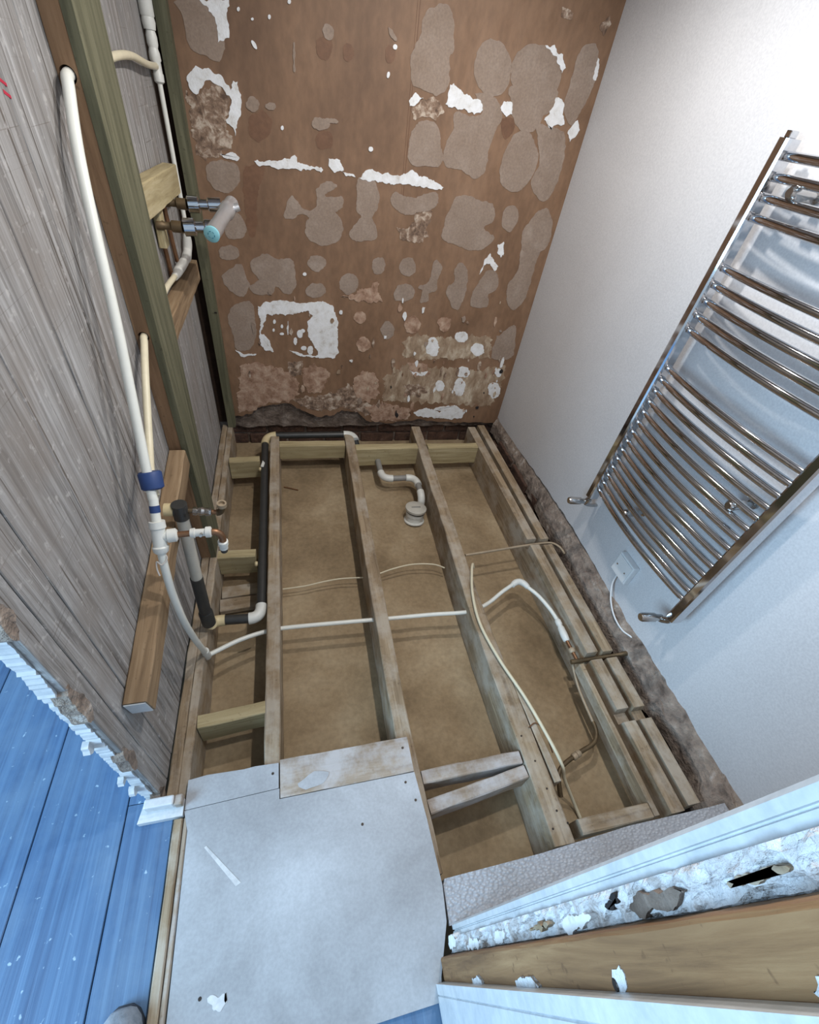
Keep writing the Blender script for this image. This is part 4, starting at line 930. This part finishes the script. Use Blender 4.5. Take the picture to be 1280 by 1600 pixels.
# fused spur and its cable
sp = empty('wall_spur', (1.27, 0.905, 0.15))
tag(sp, 'white electrical spur box low on the wall under the radiator', 'switch')
MB().bbox(1.262, 1.29, 0.858, 0.955, 0.158, 0.258, 0.004).build('box', 'spur', sp)
MB().bbox(1.257, 1.2625, 0.864, 0.949, 0.164, 0.252, 0.002).build('face_plate', 'spur', sp)
for y in (0.88, 0.932):
    MB().lathe((1.2575, y, 0.208), (1.2555, y, 0.208), [(0, 0.004), (1, 0.0035)], 10).build('screw', 'chrome_dull', sp)
cb = MB().tube([(1.272, 0.915, 0.157), (1.270, 0.905, 0.10), (1.262, 0.86, 0.05), (1.258, 0.80, 0.02), (1.262, 0.74, 0.012), (1.276, 0.70, 0.02), (1.289, 0.675, 0.015)], 0.0035, 10).build('wall_cable', 'cable_white', smooth=True)
tag(cb, 'white cable curving down from the wall spur to the broken plaster', 'cable')

# ================================================================== PIPES ON THE LEFT WALL
def fitting(p0, p1, prof, mat, name, parent):
    return MB().lathe(p0, p1, prof, 18).build(name, mat, parent, smooth=True)
COLLAR = [(0, 0.011), (0.0, 0.0155), (0.22, 0.0165), (0.26, 0.0135), (0.74, 0.0135), (0.78, 0.0165), (1, 0.0155), (1, 0.011)]

A_pts = [(-0.392, 1.42, 1.437), (-0.391, 1.31, 1.436), (-0.384, 1.262, 1.415), (-0.376, 1.185, 1.33), (-0.366, 1.113, 1.21), (-0.356, 1.045, 1.075), (-0.348, 0.97, 0.935), (-0.337, 0.878, 0.782), (-0.332, 0.85, 0.74)]
pa = tag(MB().tube(A_pts, 0.0105).build('water_pipe', 'pipe_white', smooth=True), 'long white pipe from the upper stud hole down to the blue tape', 'pipe', 'white plastic water pipes')
B_pts = [(-0.390, 1.42, 0.925), (-0.389, 1.31, 0.926), (-0.384, 1.275, 0.92), (-0.372, 1.16, 0.87), (-0.360, 1.02, 0.785), (-0.342, 0.905, 0.755), (-0.331, 0.868, 0.735)]
pb = tag(MB().tube(B_pts, 0.0092).build('water_pipe', 'pipe_cream', smooth=True), 'shorter cream pipe from the lower stud hole to the blue tape', 'pipe', 'white plastic water pipes')
tp = tag(MB().lathe((-0.336, 0.893, 0.789), (-0.332, 0.871, 0.753), [(0, 0.022), (0.1, 0.0255), (0.9, 0.0245), (1, 0.019)], 18).build('tape_wrap', 'tape', smooth=True), 'blue tape binding the two water pipes together', 'tape')

tee = empty('tee_assembly', (-0.33, 0.81, 0.64))
tag(tee, 'white plastic tee fitting with a copper tail, in front of the batten', 'fitting')
MB().sweep([(-0.3315, 0.852, 0.742), (-0.330, 0.812, 0.682)], 0.0105, 16).build('upper_pipe', 'pipe_white', tee, smooth=True)
tt = MB().lathe((-0.3312, 0.843, 0.728), (-0.3308, 0.834, 0.714), [(0, 0.0113), (1, 0.0116)], 16).build('tape_tail', 'tape', tee, smooth=True)
P0, P1 = V(-0.330, 0.822, 0.697), V(-0.329, 0.782, 0.628)
fitting(P0, P1, [(0, 0.010), (0, 0.0175), (0.2, 0.0185), (0.24, 0.0155), (0.76, 0.0155), (0.80, 0.0185), (0.94, 0.0165), (1, 0.012)], 'fit_white', 'tee_body', tee)
fitting((-0.326, 0.803, 0.663), (-0.290, 0.808, 0.662), [(0, 0.013), (0.35, 0.013), (0.4, 0.0165), (0.9, 0.0165), (1, 0.012)], 'fit_white', 'branch_collar', tee)
fitting((-0.291, 0.808, 0.662), (-0.256, 0.81, 0.662), [(0, 0.0075), (1, 0.0075)], 'copper', 'copper_stub', tee)
fitting((-0.262, 0.81, 0.662), (-0.214, 0.81, 0.663), [(0, 0.009), (0.0, 0.0115), (0.2, 0.0125), (0.22, 0.0095), (0.7, 0.0095), (0.72, 0.0135), (0.95, 0.0135), (1, 0.009)], 'fit_white', 'stop_valve', tee)
MB().lathe((-0.236, 0.81, 0.662), (-0.236, 0.79, 0.672), [(0, 0.004), (1, 0.004)], 10).build('valve_slot', 'chrome_dull', tee, smooth=True)
MB().sweep(arc_elbow((-0.214, 0.81, 0.663), (-0.190, 0.81, 0.663), (-0.194, 0.811, 0.625)), 0.0085, 14).build('copper_bend', 'copper', tee, smooth=True)
fitting((-0.1945, 0.811, 0.628), (-0.196, 0.811, 0.600), [(0, 0.009), (0.1, 0.0125), (0.5, 0.0125), (0.55, 0.0105), (1, 0.0105)], 'fit_white', 'end_nut', tee)
fitting((-0.196, 0.811, 0.600), (-0.1965, 0.811, 0.588), [(0, 0.0095), (1, 0.0085)], 'pipe_black', 'end_plug', tee)
low = MB().tube([(-0.3295, 0.79, 0.642), (-0.329, 0.772, 0.595), (-0.330, 0.758, 0.50), (-0.333, 0.766, 0.37), (-0.339, 0.80, 0.22), (-0.344, 0.838, 0.09), (-0.3465, 0.862, 0.012)], 0.0095).build('lower_pipe', 'pipe_white', tee, smooth=True)
MB().tube([(-0.325, 0.785, 0.628), (-0.318, 0.774, 0.618), (-0.330, 0.764, 0.606), (-0.342, 0.772, 0.61), (-0.344, 0.764, 0.592), (-0.341, 0.757, 0.575)], 0.0018, 8).build('string_tie', 'string', tee, smooth=True)

wst = empty('waste_riser', (-0.345, 1.0, 0.0))
tag(wst, 'grey and black waste pipe standing in front of the left batten', 'pipe')
fitting((-0.372, 1.0, 0.566), (-0.345, 1.0, 0.564), [(0, 0.016), (0, 0.0185), (1, 0.0185), (1, 0.014)], 'fit_cream', 'cream_stub', wst)
fitting((-0.348, 1.0, 0.565), (-0.316, 1.0, 0.560), [(0, 0.014), (0, 0.0195), (1, 0.0195), (1, 0.014)], 'pipe_black', 'tee_socket', wst)
MB().sweep([(-0.331, 1.0, 0.585), (-0.3325, 0.997, 0.535)], 0.021, 18).build('socket_collar', 'pipe_black', wst, smooth=True)
MB().sweep([(-0.332, 0.998, 0.545), (-0.338, 0.975, 0.27)], 0.0175, 18).build('grey_pipe', 'pipe_palegrey', wst, smooth=True)
MB().sweep([(-0.338, 0.975, 0.285), (-0.342, 0.967, 0.10)], 0.0195, 18).build('black_pipe', 'pipe_black', wst, smooth=True)
MB().lathe((-0.342, 0.967, 0.105), (-0.3425, 0.968, 0.03), [(0, 0.0205), (0.1, 0.0235), (1, 0.0235)], 18).build('black_socket', 'pipe_black', wst, smooth=True)

up = empty('upper_stop_valve', (-0.27, 1.0, 0.53))
tag(up, 'grey isolating valve with open elbow beside the black waste tee', 'valve')
fitting((-0.316, 1.0, 0.559), (-0.296, 1.0, 0.556), [(0, 0.0075), (1, 0.0075)], 'brass', 'copper_stub', up)
fitting((-0.300, 1.0, 0.556), (-0.250, 1.0, 0.549), [(0, 0.008), (0, 0.0115), (0.2, 0.0125), (0.24, 0.0095), (0.45, 0.0135), (0.6, 0.0095), (0.7, 0.0125), (0.95, 0.0125), (1, 0.008)], 'chrome_dull', 'valve_body', up)
fitting((-0.252, 1.0, 0.549), (-0.236, 1.0, 0.547), [(0, 0.007), (1, 0.007)], 'copper', 'copper_link', up)
MB().sweep(arc_elbow((-0.238, 1.0, 0.546), (-0.224, 1.0, 0.543), (-0.220, 1.0, 0.572)), 0.010, 14).build('elbow', 'brass', up, smooth=True)
fitting((-0.2205, 1.0, 0.570), (-0.2195, 1.0, 0.582), [(0, 0.011), (0, 0.0135), (1, 0.0135), (1, 0.009), (0.3, 0.008)], 'copper_pale', 'elbow_rim', up)

# riser between the studs
rs = empty('shower_riser', (-0.388, 2.2, 1.0))
tag(rs, 'white pipe riser with push-fit tee between the two left studs', 'pipe')
fitting((-0.389, 2.225, TOP - 0.02), (-0.389, 2.222, 1.575), [(0, 0.0105), (0.9, 0.0105), (0.9, 0.019), (1, 0.019)], 'pipe_white', 'upper_pipe', rs)
fitting((-0.389, 2.222, 1.60), (-0.389, 2.219, 1.53), [(0, 0.021), (0.55, 0.021), (0.6, 0.0185), (0.75, 0.0205), (1, 0.0175)], 'fit_white', 'upper_coupler', rs)
fitting((-0.388, 2.219, 1.53), (-0.388, 2.214, 1.485), [(0, 0.013), (0.3, 0.0165), (0.7, 0.0165), (1, 0.0125)], 'fit_white', 'lower_coupler', rs)
fitting((-0.388, 2.214, 1.492), (-0.387, 2.208, 1.405), [(0, 0.0125), (0.15, 0.0165), (0.35, 0.0175), (0.4, 0.0145), (0.7, 0.0145), (0.74, 0.0165), (0.95, 0.0155), (1, 0.010)], 'fit_white', 'tee_body', rs)
MB().tube([(-0.388, 2.20, 1.447), (-0.388, 2.06, 1.452), (-0.389, 1.86, 1.468), (-0.391, 1.66, 1.462), (-0.392, 1.50, 1.44)], 0.0092).build('branch_pipe', 'pipe_cream', rs, smooth=True)
MB().sweep([(-0.387, 2.208, 1.41), (-0.386, 2.19, 0.985)], 0.0078, 14).build('drop_pipe', 'pipe_white', rs, smooth=True)
fitting((-0.386, 2.19, 1.0), (-0.385, 2.165, 0.962), [(0, 0.009), (0.1, 0.0125), (0.6, 0.0135), (1, 0.011)], 'fit_cream', 'coupler', rs)
MB().sweep(arc_elbow((-0.385, 2.17, 0.968), (-0.385, 2.13, 0.905), (-0.384, 2.03, 0.915), 8), [0.013, 0.016, 0.017, 0.0165, 0.0155, 0.0165, 0.0175, 0.017, 0.014], 16).build('elbow', 'fit_white', rs, smooth=True)
fitting((-0.384, 2.04, 0.915), (-0.385, 1.80, 0.925), [(0, 0.014), (0.15, 0.0165), (0.5, 0.0165), (0.8, 0.015), (1, 0.011)], 'fit_white', 'collar', rs)
MB().tube([(-0.385, 1.84, 0.923), (-0.387, 1.66, 0.935), (-0.389, 1.49, 0.927)], 0.009).build('return_pipe', 'pipe_cream', rs, smooth=True)

# shower mixer
mx = empty('shower_mixer', (-0.25, 1.85, 1.05))
tag(mx, 'chrome shower bar mixer with pale blue end cap on the left wall', 'shower valve')
for y, z in ((1.93, 1.12), (1.78, 1.085)):
    fitting((-0.40, y, z), (-0.325, y, z), [(0, 0.014), (0.25, 0.014), (0.3, 0.011), (0.55, 0.0115), (0.6, 0.017), (1, 0.017)], 'brass', 'brass_inlet', mx)
    fitting((-0.325, y, z), (-0.215, y + 0.012, z + 0.006), [(0, 0.012), (0.05, 0.026), (0.34, 0.026), (0.38, 0.016), (0.6, 0.016), (0.64, 0.022), (1, 0.022)], 'chrome', 'union_nut', mx)
fitting((-0.232, 1.745, 1.083), (-0.182, 1.985, 1.128), [(0, 0.018), (0.01, 0.0235), (0.2, 0.0245), (0.24, 0.0225), (0.62, 0.0225), (0.66, 0.027), (0.8, 0.027), (0.84, 0.0235), (0.99, 0.0235), (1, 0.014)], 'chrome_satin', 'bar_body', mx)
fitting((-0.178, 1.935, 1.12), (-0.155, 1.938, 1.128), [(0, 0.010), (0.3, 0.010), (0.35, 0.014), (1, 0.012)], 'chrome_satin', 'handle_stub', mx)
cap_p = V(-0.2325, 1.744, 1.0828); cap_d = (V(-0.232, 1.745, 1.083) - V(-0.182, 1.985, 1.128)).normalized()
fitting(cap_p, cap_p + cap_d * 0.008, [(0, 0.0245), (0.7, 0.025), (1, 0.022)], 'disc', 'end_cap', mx)
ca = cap_d.orthogonal().normalized(); cbv = cap_d.cross(ca)
for i in range(6):
    a = i * math.pi / 3
    p = cap_p + cap_d * 0.0081 + (ca * math.cos(a) + cbv * math.sin(a)) * 0.010
    MB().sweep([p - (ca * math.sin(a) - cbv * math.cos(a)) * 0.003, p + (ca * math.sin(a) - cbv * math.cos(a)) * 0.003], 0.0011, 6).build('printed_mark', 'mark', mx)
for y, z0, z1 in ((1.93, 1.115, 0.93), (1.80, 1.085, 0.90)):
    MB().sweep([(-0.398, y, z0), (-0.399, y + 0.03, z1)], 0.0072, 12).build('copper_drop', 'copper', mx, smooth=True)

# ================================================================== PIPES IN THE FLOOR
fp = tag(MB().tube([(-0.3465, 0.868, -0.022), (-0.318, 0.884, -0.026), (-0.24, 0.925, -0.036), (-0.148, 0.955, -0.048), (-0.05, 0.962, -0.05), (0.277, 0.954, -0.05), (0.334, 0.952, -0.05), (0.50, 0.95, -0.052), (0.66, 0.94, -0.046), (0.754, 0.966, -0.045), (0.85, 1.02, -0.042), (0.925, 1.057, -0.04)], 0.0085).build('floor_pipe', 'pipe_white', smooth=True),
         'white pipe crossing through the floor joists from left to right', 'pipe')
el = tag(MB().lathe((-0.3465, 0.862, 0.022), (-0.3465, 0.868, -0.036), [(0, 0.010), (0, 0.0128), (0.85, 0.0135), (1, 0.009)], 16).build('pipe_elbow', 'fit_white', smooth=True), 'small white elbow where the wall pipe drops at the left plate', 'fitting')
rf = empty('floor_pipe_branch', (1.0, 0.95, -0.06))
tag(rf, 'white elbow and reducer joining the floor pipe to copper at right', 'fitting')
MB().sweep(arc_elbow((0.905, 1.045, -0.041), (0.955, 1.085, -0.038), (0.975, 1.025, -0.04)), [0.0115, 0.0135, 0.0145, 0.0145, 0.015, 0.0145, 0.0145, 0.0135, 0.0115], 16).build('elbow', 'fit_white', rf, smooth=True)
MB().tube([(0.972, 1.03, -0.04), (1.005, 0.975, -0.04), (1.030, 0.90, -0.042), (1.038, 0.84, -0.042)], 0.0085).build('pipe', 'pipe_white', rf, smooth=True)
fitting((1.0375, 0.85, -0.042), (1.028, 0.745, -0.036), [(0, 0.010), (0.05, 0.013), (0.22, 0.013), (0.3, 0.010), (0.4, 0.014), (0.75, 0.0155), (0.95, 0.0135), (1, 0.009)], 'fit_white', 'reducer', rf)
cop = empty('copper_branch', (1.03, 0.6, -0.1))
tag(cop, 'old copper pipes notched over the right joists and bending under', 'pipe')
MB().sweep([(1.029, 0.75, -0.036), (1.028, 0.655, -0.032)], 0.0075, 12).build('short_pipe', 'copper', cop, smooth=True)
fitting((1.0285, 0.712, -0.034), (1.0282, 0.692, -0.034), [(0, 0.010), (0.2, 0.0135), (0.8, 0.0135), (1, 0.010)], 'copper_pale', 'nut', cop)
fitting((1.0, 0.656, -0.033), (1.245, 0.652, -0.020), [(0, 0.009), (0.02, 0.0095), (0.2, 0.0095), (0.22, 0.0075), (0.92, 0.0075), (0.93, 0.0095), (1, 0.0095)], 'brass', 'cross_pipe', cop)
MB().tube([(1.012, 0.655, -0.04), (1.014, 0.64, -0.06), (1.008, 0.56, -0.08), (1.004, 0.44, -0.085)], 0.0055, 12).build('thin_pipe', 'copper_pale', cop, smooth=True)
MB().sweep(arc_elbow((1.004, 0.445, -0.085), (1.006, 0.385, -0.086), (0.95, 0.37, -0.088)), 0.008, 12).build('elbow', 'brass', cop, smooth=True)
MB().tube([(0.952, 0.3705, -0.088), (0.90, 0.357, -0.09), (0.83, 0.333, -0.09), (0.80, 0.312, -0.092), (0.79, 0.285, -0.10), (0.788, 0.25, -0.12)], 0.0078, 12).build('lower_pipe', 'brass', cop, smooth=True)
fitting((0.905, 0.358, -0.09), (0.87, 0.347, -0.09), [(0, 0.009), (0.1, 0.012), (0.45, 0.012), (0.5, 0.009), (0.55, 0.012), (0.9, 0.012), (1, 0.009)], 'copper_pale', 'coupling', cop)
tag(MB().tube([(0.735, 1.23, -0.028), (0.86, 1.24, -0.026), (1.00, 1.252, -0.024), (1.10, 1.258, -0.022), (1.19, 1.258, -0.02), (1.228, 1.228, -0.022), (1.24, 1.19, -0.03)], 0.006, 10).build('thin_copper_pipe', 'copper_pale', smooth=True), 'thin dusty copper pipe in the back notch of the right joists', 'pipe')
tag(MB().tube([(0.752, 1.155, -0.03), (0.738, 1.15, 0.004), (0.715, 1.10, 0.014), (0.682, 0.985, 0.012), (0.668, 0.845, 0.012), (0.692, 0.69, 0.012), (0.735, 0.535, 0.011), (0.764, 0.385, 0.008), (0.785, 0.315, -0.02), (0.80, 0.29, -0.07), (0.84, 0.23, -0.15), (0.852, 0.19, -0.172)], 0.0058, 10).build('cream_cable', 'cable', smooth=True), 'cream cable lying over the third joist and dropping to the front', 'cable')
tag(MB().tube([(-0.095, 1.205, -0.13), (0.0, 1.21, -0.128), (0.08, 1.222, -0.125), (0.16, 1.228, -0.122), (0.258, 1.222, -0.12)], 0.0032, 8).build('thin_wire', 'cable', smooth=True), 'thin cream wire between the first two joists', 'wire', 'thin wires under the joists')
tag(MB().tube([(0.323, 1.235, -0.125), (0.40, 1.255, -0.118), (0.50, 1.27, -0.115), (0.60, 1.26, -0.115), (0.652, 1.235, -0.118)], 0.0036, 8).build('thin_wire', 'cable', smooth=True), 'thin cream wire between the second and third joists', 'wire', 'thin wires under the joists')
tag(MB().tube([(0.71, 0.44, 0.004), (0.74, 0.45, 0.004), (0.765, 0.42, -0.005), (0.775, 0.36, -0.03)], 0.002, 8).build('thin_wire', 'copper', smooth=True), 'short dark wire beside the cream cable', 'wire')

# black waste run
bw = empty('waste_run', (-0.17, 1.6, -0.05))
tag(bw, 'black waste pipe run with white elbows along the left joist and back', 'pipe')
R_ = 0.0185
MB().sweep(arc_elbow((-0.3425, 0.985, -0.005), (-0.352, 1.012, -0.030), (-0.300, 1.012, -0.03)), 0.0215, 16).build('cream_elbow', 'fit_cream', bw, smooth=True)
MB().sweep([(-0.302, 1.012, -0.03), (-0.205, 1.008, -0.03)], R_, 18).build('cross_pipe', 'pipe_black', bw, smooth=True)
MB().sweep(arc_elbow((-0.215, 1.008, -0.03), (-0.168, 1.006, -0.03), (-0.1705, 1.062, -0.03), 10), 0.0225, 18).build('front_elbow', 'fit_white', bw, smooth=True)
MB().sweep([(-0.1705, 1.058, -0.03), (-0.176, 2.14, -0.03)], R_, 18).build('long_pipe', 'pipe_black', bw, smooth=True)
MB().sweep(arc_elbow((-0.176, 2.135, -0.03), (-0.176, 2.20, -0.02), (-0.115, 2.2, -0.015), 10), 0.0225, 18).build('back_elbow', 'fit_cream', bw, smooth=True)
MB().sweep([(-0.12, 2.2, -0.016), (0.275, 2.2, -0.014)], R_, 18).build('back_pipe', 'pipe_black', bw, smooth=True)
MB().sweep(arc_elbow((0.268, 2.2, -0.014), (0.327, 2.202, -0.012), (0.331, 2.148, -0.02), 10), 0.0225, 18).build('end_elbow', 'fit_white', bw, smooth=True)
MB().sweep([(0.331, 2.15, -0.02), (0.345, 2.118, -0.07)], R_, 18).build('drop_pipe', 'pipe_black', bw, smooth=True)
MB().prism([(-0.1925, 1.915), (-0.178, 1.91), (-0.172, 1.945), (-0.183, 1.965)], 2, -0.014, -0.0105).build('white_label', 'fit_white', bw)
for p in ((-0.190, 1.915, -0.03), (-0.190, 1.275, -0.03)):
    MB().lathe(p, (p[0] - 0.012, p[1], p[2]), [(0, 0.010), (0.6, 0.012), (1, 0.008)], 12).build('pipe_clip', 'fit_cream', bw)

# grey waste run and the drain stub
gw = empty('grey_waste_run', (0.56, 1.85, -0.1))
tag(gw, 'grey waste pipe zigzag with white elbows leading to the drain', 'pipe')
ZG = -0.085
MB().sweep([(0.452, 2.031, ZG), (0.452, 1.905, ZG)], 0.0165, 16).build('first_pipe', 'pipe_grey', gw, smooth=True)
MB().sweep(arc_elbow((0.452, 1.925, ZG), (0.452, 1.868, ZG), (0.512, 1.868, ZG), 10), 0.0205, 16).build('first_elbow', 'fit_white', gw, smooth=True)
MB().sweep([(0.505, 1.868, ZG), (0.60, 1.87, ZG)], 0.0165, 16).build('middle_pipe', 'pipe_grey', gw, smooth=True)
MB().sweep(arc_elbow((0.588, 1.87, ZG), (0.648, 1.872, ZG), (0.646, 1.805, ZG), 10), 0.0205, 16).build('second_elbow', 'fit_white', gw, smooth=True)
MB().sweep([(0.646, 1.81, ZG), (0.645, 1.742, ZG)], 0.0165, 16).build('last_pipe', 'pipe_grey', gw, smooth=True)
MB().sweep(arc_elbow((0.645, 1.75, ZG), (0.645, 1.702, ZG), (0.643, 1.696, ZG - 0.05), 8), 0.0205, 16).build('end_elbow', 'fit_white', gw, smooth=True)
dr = empty('drain_stub', (0.598, 1.64, -0.18))
tag(dr, 'capped white drain stub with a grey round lid', 'drain')
MB().lathe((0.594, 1.622, -0.179), (0.596, 1.634, -0.118), [(0, 0.056), (0.1, 0.055), (0.12, 0.047), (0.55, 0.046), (0.6, 0.049), (1, 0.049)], 24).build('stub_pipe', 'fit_white', dr, smooth=True)
MB().lathe((0.596, 1.634, -0.119), (0.597, 1.635, -0.110), [(0, 0.050), (0.1, 0.054), (0.9, 0.054), (1, 0.05)], 24).build('rubber_ring', 'pipe_black', dr, smooth=True)
MB().lathe((0.597, 1.635, -0.1105), (0.598, 1.637, -0.094), [(0, 0.054), (0.1, 0.057), (0.8, 0.057), (0.95, 0.053), (1, 0.0)], 28).build('lid', 'pipe_palegrey', dr, smooth=True)
MB().bbox(0.572, 0.622, 1.632, 1.641, -0.096, -0.0915, 0.0015).build('lid_rib', 'pipe_grey', dr)
tag(MB().sweep([(-0.085, 1.935, -0.1755), (-0.01, 1.905, -0.176)], 0.0035, 8).build('offcut', 'copper'), 'reddish offcut of pipe lying between the first two joists', 'offcut')

# small joist nails
for (x, y) in [(0.70, 0.20), (0.668, 0.16), (0.72, 0.165), (0.695, 0.26), (0.69, 0.34), (0.675, 0.42)]:
    tag(MB().lathe((x, y, -0.0012), (x, y, 0.0014), [(0, 0.0035), (1, 0.003)], 8).build('nail', 'nail'), 'dark nail head in the front end of the cable joist', 'nail', 'nails in the cable joist')

# ================================================================== PHOTOGRAPHER'S SHOE
shoe = empty('shoe', (-0.43, -0.09, 0))
tag(shoe, 'grey shoe toe poking in at the lower left on the blue boards', 'shoe')
def shoe_mesh(scale, zlo, sections):
    vs = []; fs = []; n = 20
    for (y, w, h, zc) in sections:
        for j in range(n):
            a = 2 * math.pi * j / n
            cx = math.cos(a); sz = math.sin(a)
            vs.append((-0.420 + math.copysign(abs(cx) ** 0.8, cx) * w, y, zlo + max(0.0, (sz if sz > 0 else 0)) ** 0.9 * h))
    m = len(sections)
    for i in range(m - 1):
        for j in range(n):
            k = (j + 1) % n
            fs.append((i * n + j, i * n + k, (i + 1) * n + k, (i + 1) * n + j))
    fs.append(list(range(n))[::-1]); fs.append(list(range((m - 1) * n, m * n)))
    return MB().add(vs, fs)
shoe_mesh(1, 0.016, [(0.040, 0.012, 0.018, 0), (0.036, 0.024, 0.03, 0), (0.022, 0.036, 0.042, 0), (0.0, 0.043, 0.05, 0), (-0.05, 0.046, 0.058, 0), (-0.10, 0.042, 0.075, 0), (-0.14, 0.038, 0.09, 0), (-0.20, 0.036, 0.095, 0), (-0.235, 0.03, 0.085, 0), (-0.245, 0.016, 0.06, 0)]).build('upper', 'shoe', shoe, smooth=True)
so = [(0.044, 0.012), (0.034, 0.028), (0.016, 0.040), (-0.03, 0.049), (-0.08, 0.047), (-0.14, 0.04), (-0.2, 0.04), (-0.24, 0.034), (-0.252, 0.015)]
MB().prism([(-0.420 + w, y) for y, w in so] + [(-0.420 - w, y) for y, w in so[::-1]], 2, 0.0005, 0.018).build('sole', 'sole', shoe)
for i, y in enumerate((-0.055, -0.075, -0.095)):
    MB().tube([(-0.455, y, 0.066 + i * 0.006), (-0.428, y + 0.004, 0.079 + i * 0.007), (-0.401, y, 0.066 + i * 0.006)], 0.003, 8, 4).build('lace', 'lace', shoe, smooth=True)
